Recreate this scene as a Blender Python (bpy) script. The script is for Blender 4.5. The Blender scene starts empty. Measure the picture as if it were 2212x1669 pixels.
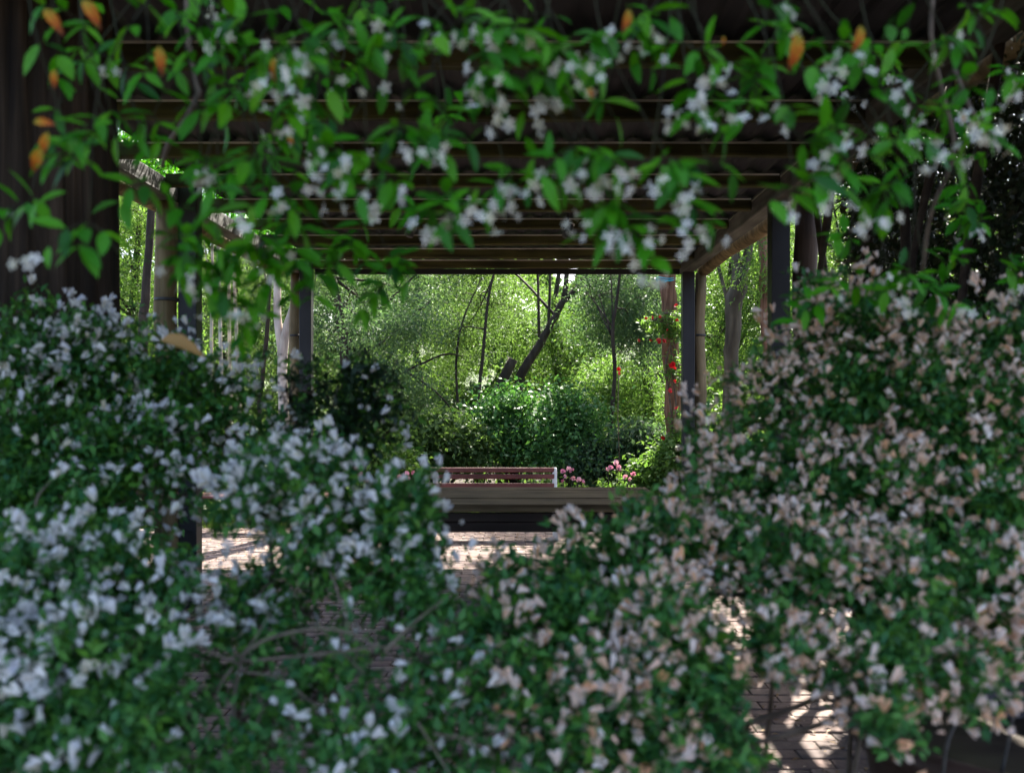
import bpy, math, random
import numpy as np
from mathutils import Vector, Matrix, Euler

random.seed(7)
S = bpy.context.scene
COL = S.collection
R = math.radians

# ------------------------------------------------------------------ camera, sky, sun, exposure
EYE = 1.6
F = 2150.0            # focal length in pixels of the 2211 px wide picture
CX, CY = 1124.0, 861.0  # where the level line of sight meets the picture

cam_d = bpy.data.cameras.new('camera')
cam = bpy.data.objects.new('camera', cam_d)
COL.objects.link(cam)
cam.location = (0, 0, EYE)
cam.rotation_euler = (R(90), 0, 0)
cam_d.sensor_width = 36
cam_d.lens = 36 * F / 2211
cam_d.shift_x = (1105.5 - CX) / 2211
cam_d.shift_y = (CY - 834.5) / 2211
cam_d.clip_start = 0.05
cam_d.clip_end = 500
cam_d.dof.use_dof = True
cam_d.dof.focus_distance = 11.0
cam_d.dof.aperture_fstop = 2.7
S.camera = cam

SUN_DIR = Vector((0.30, 0.84, 1.0)).normalized()      # towards the sun
SUN_EL = math.asin(SUN_DIR.z)
SUN_AZ = math.atan2(SUN_DIR.x, SUN_DIR.y)             # clockwise from +Y

world = bpy.data.worlds.new('World')
S.world = world
world.use_nodes = True
wn = world.node_tree.nodes
wl = world.node_tree.links
wn.clear()
sky = wn.new('ShaderNodeTexSky')
sky.sky_type = 'NISHITA'
sky.sun_disc = False
sky.sun_elevation = SUN_EL
sky.sun_rotation = SUN_AZ
sky.dust_density = 3.0
sky.air_density = 0.65
sky.ozone_density = 0.0
bg = wn.new('ShaderNodeBackground')
bg.inputs[1].default_value = 0.14
wo = wn.new('ShaderNodeOutputWorld')
wl.new(sky.outputs[0], bg.inputs[0])
wl.new(bg.outputs[0], wo.inputs[0])

sun_d = bpy.data.lights.new('sun', 'SUN')
sun_d.energy = 5.0
sun_d.angle = R(0.53)
sun_d.color = (1.0, 0.94, 0.84)
sun = bpy.data.objects.new('sun', sun_d)
COL.objects.link(sun)
sun.rotation_euler = SUN_DIR.to_track_quat('Z', 'Y').to_euler()
sun.location = (0, 30, 40)

S.view_settings.view_transform = 'Standard'
S.view_settings.look = 'None'
S.view_settings.exposure = 2.45
S.view_settings.gamma = 1
S.view_settings.use_curve_mapping = False
S.cycles.use_denoising = True
S.cycles.max_bounces = 7
S.cycles.diffuse_bounces = 4
S.cycles.glossy_bounces = 2
S.cycles.transmission_bounces = 4
S.cycles.sample_clamp_indirect = 8


def P(px, py, d):
    """the point at distance d seen at (px, py) of the 2211 x 1669 photograph"""
    return Vector(((px - CX) / F * d, d, EYE - (py - CY) / F * d))


# ------------------------------------------------------------------ materials
def new_mat(name):
    m = bpy.data.materials.new(name)
    m.use_nodes = True
    m.node_tree.nodes.clear()
    n, l = m.node_tree.nodes, m.node_tree.links
    out = n.new('ShaderNodeOutputMaterial')
    return m, n, l, out


def ramp(n, cols, pos=None):
    r = n.new('ShaderNodeValToRGB')
    e = r.color_ramp.elements
    k = len(cols)
    while len(e) < k:
        e.new(0.5)
    for i, c in enumerate(cols):
        e[i].position = pos[i] if pos else i / (k - 1)
        e[i].color = (*c, 1)
    return r


def leaf_mat(name, cols, trans=0.35, rough=0.45, per='island', tcol=None, spec=0.4):
    m, n, l, out = new_mat(name)
    if per == 'island':
        g = n.new('ShaderNodeNewGeometry')
        rnd = g.outputs['Random Per Island']
    else:
        g = n.new('ShaderNodeObjectInfo')
        rnd = g.outputs['Random']
    cr = ramp(n, cols)
    l.new(rnd, cr.inputs[0])
    tc = n.new('ShaderNodeTexCoord')
    nz = n.new('ShaderNodeTexNoise')
    nz.inputs['Scale'].default_value = 60
    l.new(tc.outputs['Object'], nz.inputs['Vector'])
    hs = n.new('ShaderNodeHueSaturation')
    mp = n.new('ShaderNodeMapRange')
    mp.inputs[3].default_value = 0.75
    mp.inputs[4].default_value = 1.25
    l.new(nz.outputs[0], mp.inputs[0])
    l.new(mp.outputs[0], hs.inputs['Value'])
    l.new(cr.outputs[0], hs.inputs['Color'])
    b = n.new('ShaderNodeBsdfPrincipled')
    b.inputs['Roughness'].default_value = rough
    b.inputs['Specular IOR Level'].default_value = spec
    l.new(hs.outputs[0], b.inputs['Base Color'])
    t = n.new('ShaderNodeBsdfTranslucent')
    mx2 = n.new('ShaderNodeMix')
    mx2.data_type = 'RGBA'
    mx2.blend_type = 'MULTIPLY'
    mx2.inputs[0].default_value = 1
    l.new(hs.outputs[0], mx2.inputs[6])
    mx2.inputs[7].default_value = (*(tcol or (1.5, 1.35, 0.7)), 1)
    l.new(mx2.outputs[2], t.inputs['Color'])
    mx = n.new('ShaderNodeMixShader')
    mx.inputs[0].default_value = trans
    l.new(b.outputs[0], mx.inputs[1])
    l.new(t.outputs[0], mx.inputs[2])
    l.new(mx.outputs[0], out.inputs[0])
    return m


def rough_mat(name, cols, scale=(8, 8, 8), noise=1.0, detail=6, rough=0.8, bump=0.3, spec=0.2, metal=0.0, pos=None, coords='Object', distort=0.0):
    m, n, l, out = new_mat(name)
    tc = n.new('ShaderNodeTexCoord')
    mpg = n.new('ShaderNodeMapping')
    mpg.inputs['Scale'].default_value = scale
    if coords == 'World':
        g = n.new('ShaderNodeNewGeometry')
        l.new(g.outputs['Position'], mpg.inputs[0])
    else:
        l.new(tc.outputs[coords], mpg.inputs[0])
    nz = n.new('ShaderNodeTexNoise')
    nz.inputs['Scale'].default_value = noise
    nz.inputs['Detail'].default_value = detail
    nz.inputs['Distortion'].default_value = distort
    l.new(mpg.outputs[0], nz.inputs['Vector'])
    k = len(cols)
    cr = ramp(n, cols, pos or [0.28 + 0.44 * i / (k - 1) for i in range(k)])
    l.new(nz.outputs[0], cr.inputs[0])
    b = n.new('ShaderNodeBsdfPrincipled')
    b.inputs['Roughness'].default_value = rough
    b.inputs['Specular IOR Level'].default_value = spec
    b.inputs['Metallic'].default_value = metal
    l.new(cr.outputs[0], b.inputs['Base Color'])
    st = n.new('ShaderNodeTexNoise')
    st.inputs['Scale'].default_value = 2.3
    st.inputs['Detail'].default_value = 4
    l.new(tc.outputs['Object'], st.inputs['Vector'])
    sr = n.new('ShaderNodeMapRange')
    sr.inputs[1].default_value = 0.3
    sr.inputs[2].default_value = 0.7
    sr.inputs[3].default_value = 0.6
    sr.inputs[4].default_value = 1.35
    l.new(st.outputs[0], sr.inputs[0])
    hv = n.new('ShaderNodeHueSaturation')
    l.new(sr.outputs[0], hv.inputs['Value'])
    l.new(cr.outputs[0], hv.inputs['Color'])
    l.new(hv.outputs[0], b.inputs['Base Color'])
    bp = n.new('ShaderNodeBump')
    bp.inputs['Strength'].default_value = bump
    bp.inputs['Distance'].default_value = 0.02
    l.new(nz.outputs[0], bp.inputs['Height'])
    l.new(bp.outputs[0], b.inputs['Normal'])
    l.new(b.outputs[0], out.inputs[0])
    return m


def object_tint_mat(name, cols, rough=0.85, scale=25):
    """a colour per object and per loose piece, with fine mottling (bricks)"""
    m, n, l, out = new_mat(name)
    oi = n.new('ShaderNodeObjectInfo')
    g = n.new('ShaderNodeNewGeometry')
    ad = n.new('ShaderNodeMath'); ad.operation = 'ADD'
    fr = n.new('ShaderNodeMath'); fr.operation = 'FRACT'
    l.new(oi.outputs['Random'], ad.inputs[0])
    l.new(g.outputs['Random Per Island'], ad.inputs[1])
    l.new(ad.outputs[0], fr.inputs[0])
    cr = ramp(n, cols)
    l.new(fr.outputs[0], cr.inputs[0])
    nz = n.new('ShaderNodeTexNoise')
    nz.inputs['Scale'].default_value = scale
    nz.inputs['Detail'].default_value = 5
    l.new(g.outputs['Position'], nz.inputs['Vector'])
    mp = n.new('ShaderNodeMapRange')
    mp.inputs[3].default_value = 0.55
    mp.inputs[4].default_value = 1.4
    l.new(nz.outputs[0], mp.inputs[0])
    hs = n.new('ShaderNodeHueSaturation')
    l.new(mp.outputs[0], hs.inputs['Value'])
    l.new(cr.outputs[0], hs.inputs['Color'])
    b = n.new('ShaderNodeBsdfPrincipled')
    b.inputs['Roughness'].default_value = rough
    b.inputs['Specular IOR Level'].default_value = 0.25
    l.new(hs.outputs[0], b.inputs['Base Color'])
    bp = n.new('ShaderNodeBump')
    bp.inputs['Strength'].default_value = 0.4
    bp.inputs['Distance'].default_value = 0.006
    l.new(nz.outputs[0], bp.inputs['Height'])
    l.new(bp.outputs[0], b.inputs['Normal'])
    l.new(b.outputs[0], out.inputs[0])
    return m


M = {}
M['soil'] = rough_mat('soil', [(0.02, 0.015, 0.01), (0.05, 0.035, 0.022), (0.06, 0.055, 0.025)], (3, 3, 3), bump=0.6)
M['brick'] = object_tint_mat('brick', [(0.12, 0.085, 0.075), (0.165, 0.115, 0.10), (0.10, 0.078, 0.072), (0.185, 0.14, 0.12), (0.14, 0.10, 0.085)])
M['joint'] = rough_mat('joint_sand', [(0.06, 0.05, 0.04), (0.12, 0.10, 0.08)], (20, 20, 20), bump=0.4)
M['rafter'] = rough_mat('rafter_timber', [(0.014, 0.014, 0.009), (0.036, 0.036, 0.015), (0.066, 0.066, 0.021), (0.075, 0.066, 0.045)], (1.2, 14, 14), noise=1.0, bump=0.5)
M['beam'] = rough_mat('grey_weathered_timber', [(0.04, 0.04, 0.037), (0.08, 0.08, 0.074), (0.13, 0.13, 0.118)], (16, 1.2, 16), bump=0.5)
M['pole'] = rough_mat('round_pole_timber', [(0.07, 0.05, 0.028), (0.15, 0.115, 0.06), (0.22, 0.17, 0.10)], (14, 14, 1.2), bump=0.6)
M['pole_dark'] = rough_mat('dark_round_pole', [(0.02, 0.013, 0.009), (0.045, 0.03, 0.02)], (14, 14, 1.2), bump=0.6)
M['steel'] = rough_mat('charcoal_steel', [(0.010, 0.010, 0.012), (0.016, 0.0165, 0.019)], (6, 6, 2), rough=0.5, bump=0.05, spec=0.3)
M['strip'] = rough_mat('pale_line_strip', [(0.35, 0.34, 0.32), (0.6, 0.58, 0.54)], (3, 30, 30), rough=0.5, bump=0.1, spec=0.4)  # pale colour for the bright line along the rafters
M['roof'] = rough_mat('grey_roof_sheet', [(0.018, 0.02, 0.025), (0.035, 0.038, 0.046)], (2, 2, 2), rough=0.6, bump=0.1)
M['bark_dark'] = rough_mat('dark_fibrous_bark', [(0.005, 0.0035, 0.0025), (0.026, 0.017, 0.010), (0.06, 0.038, 0.023)], (22, 22, 1.0), bump=1.0, distort=0.4)
M['bark'] = rough_mat('grey_brown_bark', [(0.014, 0.010, 0.007), (0.04, 0.03, 0.022), (0.07, 0.052, 0.038)], (12, 12, 2.0), bump=0.9)
M['bark_grey'] = rough_mat('grey_olive_bark', [(0.03, 0.026, 0.018), (0.075, 0.065, 0.045), (0.12, 0.105, 0.075)], (12, 12, 2.0), bump=0.8)
M['bark_red'] = rough_mat('red_brown_fibrous_bark', [(0.05, 0.024, 0.014), (0.17, 0.085, 0.05), (0.28, 0.16, 0.10)], (26, 26, 2.2), bump=1.0, distort=0.5)
M['bark_pale'] = rough_mat('pale_smooth_bark', [(0.28, 0.22, 0.18), (0.48, 0.40, 0.33), (0.62, 0.55, 0.48)], (8, 8, 3), bump=0.3)
M['twig'] = rough_mat('grey_brown_twig', [(0.06, 0.045, 0.032), (0.15, 0.115, 0.085)], (20, 20, 20), bump=0.4)
M['twig_pale'] = rough_mat('pale_bare_twig', [(0.07, 0.055, 0.04), (0.18, 0.145, 0.105)], (20, 20, 20), bump=0.4)
M['twig_dark'] = rough_mat('dark_twig', [(0.018, 0.012, 0.009), (0.05, 0.035, 0.025)], (20, 20, 20), bump=0.4)
M['stem_green'] = rough_mat('jasmine_stem', [(0.018, 0.012, 0.007), (0.03, 0.035, 0.012)], (30, 30, 30), bump=0.1)
M['table'] = rough_mat('weathered_table_timber', [(0.04, 0.028, 0.015), (0.085, 0.062, 0.034), (0.14, 0.105, 0.06)], (1.0, 18, 18), bump=0.5, spec=0.08, rough=0.9)
M['table_shade'] = rough_mat('shade_dark_timber', [(0.014, 0.010, 0.008), (0.03, 0.022, 0.017)], (1.5, 16, 16), bump=0.4)  # darkened colour standing for the shade on the table's front
M['red'] = rough_mat('red_painted_timber', [(0.10, 0.032, 0.027), (0.17, 0.055, 0.045)], (2, 14, 14), rough=0.5, bump=0.2, spec=0.4)
M['white_metal'] = rough_mat('white_painted_metal', [(0.45, 0.45, 0.43), (0.65, 0.65, 0.62)], (10, 10, 10), rough=0.4, bump=0.05)
M['dark_iron'] = rough_mat('dark_iron', [(0.03, 0.03, 0.03), (0.06, 0.06, 0.06)], (20, 20, 20), rough=0.5, bump=0.1)
M['clay'] = rough_mat('brown_glazed_clay', [(0.030, 0.017, 0.013), (0.055, 0.032, 0.024)], (5, 5, 5), rough=0.45, bump=0.08, spec=0.35)
M['wire'] = rough_mat('grey_wire', [(0.04, 0.036, 0.032), (0.09, 0.08, 0.07)], (40, 40, 40), rough=0.5, bump=0.1)
M['blue_tape'] = rough_mat('blue_ribbon', [(0.02, 0.25, 0.35), (0.04, 0.4, 0.5)], (10, 10, 10), bump=0.05)

M['jas_leaf'] = leaf_mat('jasmine_leaf', [(0.03, 0.20, 0.004), (0.05, 0.27, 0.005), (0.11, 0.32, 0.008), (0.015, 0.10, 0.014)], 0.35, 0.42, 'object', spec=0.22)
M['jas_leaf_mass'] = leaf_mat('jasmine_leaf_mass', [(0.014, 0.09, 0.008), (0.04, 0.22, 0.005), (0.08, 0.29, 0.007)], 0.3, 0.42, 'island', spec=0.22)
M['orange_leaf'] = leaf_mat('withered_orange_leaf', [(0.42, 0.12, 0.012), (0.5, 0.2, 0.02), (0.40, 0.07, 0.012)], 0.35, 0.55, 'object', tcol=(1.3, 1, 0.8))
M['tan_leaf'] = leaf_mat('withered_tan_leaf', [(0.45, 0.27, 0.09), (0.42, 0.22, 0.08)], 0.3, 0.6, 'object', tcol=(1.2, 1, 0.8))
M['jas_flower'] = leaf_mat('jasmine_petal', [(0.82, 0.78, 0.66), (0.84, 0.81, 0.72), (0.78, 0.74, 0.54)], 0.25, 0.6, 'object', tcol=(1.0, 1.0, 0.95), spec=0.2)
M['jas_flower_mass'] = leaf_mat('jasmine_petal_mass', [(0.78, 0.76, 0.68), (0.82, 0.80, 0.74)], 0.25, 0.6, 'island', tcol=(1.0, 1.0, 0.95), spec=0.2)
AZ_COLS = [(0.022, 0.09, 0.024), (0.045, 0.16, 0.032), (0.085, 0.23, 0.04), (0.024, 0.115, 0.045)]
M['az_leaf'] = leaf_mat('azalea_leaf', AZ_COLS, 0.25, 0.42, 'object', spec=0.25)
M['az_leaf_mass'] = leaf_mat('azalea_leaf_mass', AZ_COLS, 0.25, 0.42, 'island', spec=0.25)
M['az_new'] = leaf_mat('azalea_new_leaf', [(0.07, 0.20, 0.02), (0.10, 0.25, 0.025), (0.05, 0.16, 0.02)], 0.3, 0.45, 'island')
M['az_unlit'] = leaf_mat('azalea_unlit_leaf', [(0.008, 0.022, 0.008), (0.014, 0.038, 0.012), (0.02, 0.05, 0.014)], 0.2, 0.45, 'island')  # leaf colour darkened to stand for the unlit end of the bush
WH = [(0.80, 0.78, 0.74), (0.76, 0.74, 0.74), (0.82, 0.79, 0.71), (0.66, 0.65, 0.70), (0.72, 0.66, 0.50)]
M['white_fl'] = leaf_mat('white_azalea_petal', WH, 0.3, 0.6, 'object', tcol=(1, 1, 1), spec=0.2)
M['white_fl_mass'] = leaf_mat('white_azalea_petal_mass', WH, 0.3, 0.6, 'island', tcol=(1, 1, 1), spec=0.2)
PK = [(0.82, 0.58, 0.42), (0.82, 0.70, 0.62), (0.80, 0.44, 0.22), (0.84, 0.74, 0.69), (0.62, 0.38, 0.22), (0.82, 0.64, 0.54), (0.84, 0.77, 0.70)]
M['pink_fl'] = leaf_mat('pink_azalea_petal', PK, 0.3, 0.6, 'object', tcol=(1, 0.95, 0.9), spec=0.2)
M['pink_fl_mass'] = leaf_mat('pink_azalea_petal_mass', PK, 0.3, 0.6, 'island', tcol=(1, 0.95, 0.9), spec=0.2)
M['rose'] = leaf_mat('red_rose_petal', [(0.5, 0.012, 0.02), (0.62, 0.02, 0.03)], 0.25, 0.5, 'object', tcol=(1, 0.8, 0.8))
M['geranium'] = leaf_mat('pink_geranium_petal', [(0.75, 0.32, 0.42), (0.8, 0.48, 0.52), (0.62, 0.2, 0.34)], 0.25, 0.5, 'object', tcol=(1, 0.9, 0.9))

TREE_COLS = {
    'bright': [(0.07, 0.14, 0.03), (0.10, 0.18, 0.045), (0.14, 0.22, 0.06)],
    'mid': [(0.06, 0.11, 0.035), (0.09, 0.15, 0.05), (0.12, 0.19, 0.06)],
    'blue': [(0.05, 0.10, 0.055), (0.075, 0.13, 0.075), (0.10, 0.16, 0.085)],
    'dark': [(0.03, 0.09, 0.03), (0.065, 0.17, 0.045), (0.11, 0.24, 0.06)],
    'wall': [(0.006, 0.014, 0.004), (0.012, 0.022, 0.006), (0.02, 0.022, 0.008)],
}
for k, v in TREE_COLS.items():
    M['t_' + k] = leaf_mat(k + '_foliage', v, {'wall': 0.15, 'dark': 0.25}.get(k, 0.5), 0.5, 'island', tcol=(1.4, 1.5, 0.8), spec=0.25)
M['grass'] = leaf_mat('grass_blade', [(0.06, 0.12, 0.02), (0.1, 0.17, 0.03)], 0.4, 0.5, 'island')


m_, n_, l_, out_ = new_mat('withered_leaf')
tc_ = n_.new('ShaderNodeTexCoord'); sx_ = n_.new('ShaderNodeSeparateXYZ')
l_.new(tc_.outputs['Object'], sx_.inputs[0])
nz_ = n_.new('ShaderNodeTexNoise'); nz_.inputs['Scale'].default_value = 7; nz_.inputs['Detail'].default_value = 5
l_.new(tc_.outputs['Object'], nz_.inputs['Vector'])
mm_ = n_.new('ShaderNodeMath'); mm_.operation = 'MULTIPLY_ADD'
l_.new(nz_.outputs[0], mm_.inputs[0]); mm_.inputs[1].default_value = 0.9
oi_ = n_.new('ShaderNodeObjectInfo')
ma_ = n_.new('ShaderNodeMath'); ma_.operation = 'MULTIPLY_ADD'
l_.new(sx_.outputs[0], ma_.inputs[0]); ma_.inputs[1].default_value = 1.0; ma_.inputs[2].default_value = -0.5
l_.new(ma_.outputs[0], mm_.inputs[2])
cr_ = ramp(n_, [(0.30, 0.26, 0.02), (0.52, 0.22, 0.015), (0.46, 0.10, 0.01), (0.16, 0.05, 0.015)], [0.1, 0.32, 0.62, 0.85])
l_.new(mm_.outputs[0], cr_.inputs[0])
b_ = n_.new('ShaderNodeBsdfPrincipled'); b_.inputs['Roughness'].default_value = 0.6; b_.inputs['Specular IOR Level'].default_value = 0.25
l_.new(cr_.outputs[0], b_.inputs['Base Color'])
t_ = n_.new('ShaderNodeBsdfTranslucent'); l_.new(cr_.outputs[0], t_.inputs['Color'])
x_ = n_.new('ShaderNodeMixShader'); x_.inputs[0].default_value = 0.3
l_.new(b_.outputs[0], x_.inputs[1]); l_.new(t_.outputs[0], x_.inputs[2]); l_.new(x_.outputs[0], out_.inputs[0])
M['orange_leaf'] = m_

# ------------------------------------------------------------------ object helpers
def link_mesh(name, me, mat, parent=None):
    o = bpy.data.objects.new(name, me)
    COL.objects.link(o)
    if mat is not None and not me.materials:
        me.materials.append(mat)
    if parent is not None:
        o.parent = parent
    return o


def thing(name, label, cat, loc=(0, 0, 0), group=None):
    o = bpy.data.objects.new(name, None)
    COL.objects.link(o)
    o.location = loc
    o.empty_display_size = 0.1
    o['label'] = label
    o['category'] = cat
    if group:
        o['group'] = group
    return o


def tag(o, label=None, cat=None, group=None, kind=None):
    for k, v in (('label', label), ('category', cat), ('group', group), ('kind', kind)):
        if v:
            o[k] = v
    return o


class MB:
    """collects vertices and faces; build() links them as one mesh object"""
    def __init__(self):
        self.v, self.f, self.smooth = [], [], []

    def add(self, vs, fs, smooth=False):
        b = len(self.v)
        self.v += [tuple(x) for x in vs]
        self.f += [tuple(b + i for i in f) for f in fs]
        self.smooth += [smooth] * len(fs)

    def box(self, lo, hi, bev=0.0, mat=None):
        (x0, y0, z0), (x1, y1, z1) = lo, hi
        if bev <= 0:
            vs = [(x, y, z) for x in (x0, x1) for y in (y0, y1) for z in (z0, z1)]
            fs = [(0, 1, 3, 2), (4, 6, 7, 5), (0, 4, 5, 1), (2, 3, 7, 6), (0, 2, 6, 4), (1, 5, 7, 3)]
        else:   # chamfered box: three quads per corner region
            vs, idx = [], {}
            for i, (x, sx) in enumerate(((x0, 1), (x1, -1))):
                for j, (y, sy) in enumerate(((y0, 1), (y1, -1))):
                    for k, (z, sz) in enumerate(((z0, 1), (z1, -1))):
                        for a in range(3):
                            d = [sx * bev, sy * bev, sz * bev]
                            d[a] = 0
                            idx[i, j, k, a] = len(vs)
                            vs.append((x + d[0], y + d[1], z + d[2]))
            fs = []
            for a in range(3):
                b, c = (a + 1) % 3, (a + 2) % 3
                for s in (0, 1):
                    q = []
                    for u, w in ((0, 0), (1, 0), (1, 1), (0, 1)):
                        key = [0, 0, 0]
                        key[a], key[b], key[c] = s, u, w
                        q.append(idx[(*key, a)])
                    fs.append(tuple(q if s else q[::-1]))
                # edges along axis a
                for u in (0, 1):
                    for w in (0, 1):
                        k0, k1 = [0, 0, 0], [0, 0, 0]
                        k0[b] = k1[b] = u
                        k0[c] = k1[c] = w
                        k1[a] = 1
                        q = [idx[(*k0, b)], idx[(*k1, b)], idx[(*k1, c)], idx[(*k0, c)]]
                        fs.append(tuple(q if u != w else q[::-1]))
            for i in (0, 1):
                for j in (0, 1):
                    for k in (0, 1):
                        q = [idx[i, j, k, a] for a in range(3)]
                        fs.append(tuple(q if (i + j + k) % 2 else q[::-1]))
        if mat is not None:
            vs = [tuple(mat @ Vector(v)) for v in vs]
        self.add(vs, fs)

    def tube(self, pts, rad, n=8, cap=True, ridge=0.0, seed=0):
        pts = [Vector(p) for p in pts]
        if not hasattr(rad, '__len__'):
            rad = [rad] * len(pts)
        rnd = random.Random(seed)
        amp = [1 + ridge * (rnd.random() * 2 - 1) for _ in range(n)]
        vs, fs = [], []
        prev = None
        for i, p in enumerate(pts):
            t = (pts[min(i + 1, len(pts) - 1)] - pts[max(i - 1, 0)]).normalized()
            if prev is None:
                ref = Vector((0, 0, 1)) if abs(t.z) < 0.9 else Vector((1, 0, 0))
                u = t.cross(ref).normalized()
            else:
                u = (prev - t * prev.dot(t)).normalized()
            prev = u
            w = t.cross(u)
            for k in range(n):
                a = 2 * math.pi * k / n
                r = rad[i] * amp[k] * (1 + ridge * 0.5 * (rnd.random() * 2 - 1))
                vs.append(p + (u * math.cos(a) + w * math.sin(a)) * r)
        for i in range(len(pts) - 1):
            for k in range(n):
                a, b = i * n + k, i * n + (k + 1) % n
                fs.append((a, b, b + n, a + n))
        if cap:
            fs.append(tuple(range(n))[::-1])
            fs.append(tuple((len(pts) - 1) * n + k for k in range(n)))
        self.add(vs, fs, True)

    def build(self, name, mat, parent=None):
        me = bpy.data.meshes.new(name)
        me.from_pydata(self.v, [], self.f)
        me.polygons.foreach_set('use_smooth', self.smooth)
        me.update()
        return link_mesh(name, me, mat, parent)


def curve(pts, n):
    """a smooth path through points (Catmull-Rom)"""
    pts = [Vector(p) for p in pts]
    q = [2 * pts[0] - pts[1]] + pts + [2 * pts[-1] - pts[-2]]
    out = []
    segs = len(pts) - 1
    for i in range(n + 1):
        u = i / n * segs
        k = min(int(u), segs - 1)
        t = u - k
        a, b, c, d = q[k], q[k + 1], q[k + 2], q[k + 3]
        out.append(0.5 * (2 * b + (c - a) * t + (2 * a - 5 * b + 4 * c - d) * t * t + (3 * b - a - 3 * c + d) * t ** 3))
    return out


def lerp(a, b, t):
    return a + (b - a) * t


# leaf templates: (along, side, normal) with faces
def leaf_template(w, fold=0.12, droop=0.15, rich=False):
    if not rich:
        v = np.array([[0, 0, 0], [0.45, w, fold * w * 2], [1, 0, -droop], [0.45, -w, fold * w * 2]])
        f = np.array([[0, 1, 2, 3]])
        return v, f
    ts = [0, 0.22, 0.5, 0.78, 1.0]
    ws = [0.0, 0.75, 1.0, 0.62, 0.0]
    v = [[t, 0, -droop * t * t] for t in ts]
    for s in (1, -1):
        for t, q in list(zip(ts, ws))[1:4]:
            v.append([t, s * w * q, fold * w * q * 2 - droop * t * t])
    f = []
    for s, o in ((1, 5), (-1, 8)):
        f += [[0, o, 1, 1] if s < 0 else [0, 1, o, o], None, None, None]
        f = f[:-4]
        tri0, tri3 = [0, 1, o], [3, 4, o + 2]
        q1, q2 = [1, 2, o + 1, o], [2, 3, o + 2, o + 1]
        fs = [tri0, q1, q2, tri3]
        f += [x if s > 0 else x[::-1] for x in fs]
    return np.array(v), f


def scatter_mesh(name, pos, axis, up, size, tmpl, mat, parent=None, widthvar=None):
    """one mesh of many copies of a small template; pos, axis, up: n x 3, size: n"""
    tv, tf = tmpl
    n, k = len(pos), len(tv)
    axis = axis / (np.linalg.norm(axis, axis=1, keepdims=True) + 1e-9)
    side = np.cross(up, axis)
    side /= (np.linalg.norm(side, axis=1, keepdims=True) + 1e-9)
    nor = np.cross(axis, side)
    ws = size if widthvar is None else size * widthvar
    V = pos[:, None, :] + (tv[None, :, 0, None] * axis[:, None, :] * size[:, None, None]
                           + tv[None, :, 1, None] * side[:, None, :] * ws[:, None, None]
                           + tv[None, :, 2, None] * nor[:, None, :] * size[:, None, None])
    V = V.reshape(-1, 3).astype(np.float32)
    lens = [len(f) for f in tf]
    flat = np.concatenate([np.asarray(f, dtype=np.int64) for f in tf])
    L = (np.arange(n)[:, None] * k + flat[None, :]).reshape(-1).astype(np.int32)
    cnt = np.tile(np.array(lens, dtype=np.int32), n)
    start = np.concatenate([[0], np.cumsum(cnt)[:-1]]).astype(np.int32)
    me = bpy.data.meshes.new(name)
    me.vertices.add(len(V))
    me.vertices.foreach_set('co', V.reshape(-1))
    me.loops.add(len(L))
    me.loops.foreach_set('vertex_index', L)
    me.polygons.add(len(cnt))
    me.polygons.foreach_set('loop_start', start)
    me.polygons.foreach_set('loop_total', cnt)
    me.update(calc_edges=True)
    me.validate()
    return link_mesh(name, me, mat, parent)


def template_mesh(name, tmpl, mat, scale=1.0):
    v, f = tmpl
    me = bpy.data.meshes.new(name)
    me.from_pydata([tuple(x * scale for x in p) for p in v], [], [tuple(int(i) for i in q) for q in f])
    me.polygons.foreach_set('use_smooth', [True] * len(me.polygons))
    me.materials.append(mat)
    me.update()
    return me


def frame_matrix(pos, axis, up, s):
    a = Vector(axis).normalized()
    sd = Vector(up).cross(a)
    if sd.length < 1e-5:
        sd = Vector((1, 0, 0)).cross(a)
    sd.normalize()
    n = a.cross(sd)
    m = Matrix((a, sd, n)).transposed().to_4x4()
    return Matrix.Translation(pos) @ m @ Matrix.Scale(s, 4)


def rvec(rng, n):
    v = rng.normal(size=(n, 3))
    return v / np.linalg.norm(v, axis=1, keepdims=True)


# ------------------------------------------------------------------ ground and paving
mb = MB()
N = 40
mb.add([(-150, -60, -0.03), (150, -60, -0.03), (150, 250, -0.03), (-150, 250, -0.03)], [(0, 1, 2, 3)])
tag(mb.build('ground', M['soil']), kind='structure')

PX0, PX1, PY0, PY1 = -5.2, 4.2, 3.0, 12.3
pav = bpy.data.objects.new('brick_paving', None)
COL.objects.link(pav)
pav['kind'] = 'structure'
mb = MB()
mb.box((PX0 - 0.02, PY0 - 0.02, -0.025), (PX1 + 0.02, PY1 + 0.02, -0.008))
mb.build('joint_sand', M['joint'], pav)
BL, BW, JT = 0.23, 0.11, 0.009
tb = MB()
tb.box((-BL / 2, -BW / 2, -0.012), (BL / 2, BW / 2, 0.0), 0.004)
bt_v, bt_f = np.array(tb.v), tb.f
brick_me = template_mesh('brick', (bt_v, bt_f), M['brick'])
brick_me.polygons.foreach_set('use_smooth', [False] * len(brick_me.polygons))
bricks = []
rb = random.Random(3)
row = 0
y = PY0 + BW / 2
while y < PY1:
    x = PX0 + BL / 2 - (row % 2) * BL / 2
    while x < PX1:
        bricks.append((x, y, 0.002 + rb.uniform(-0.004, 0.004), rb.uniform(-0.012, 0.012), rb.uniform(-0.02, 0.02)))
        x += BL + JT
    y += BW + JT
    row += 1
WINS = [(430, 1140, 990, 1250), (970, 1140, 1260, 1210), (960, 1230, 1260, 1340), (1480, 1270, 1670, 1420), (1620, 1460, 1810, 1610), (1480, 1590, 1880, 1680), (880, 1430, 1210, 1680)]


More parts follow.
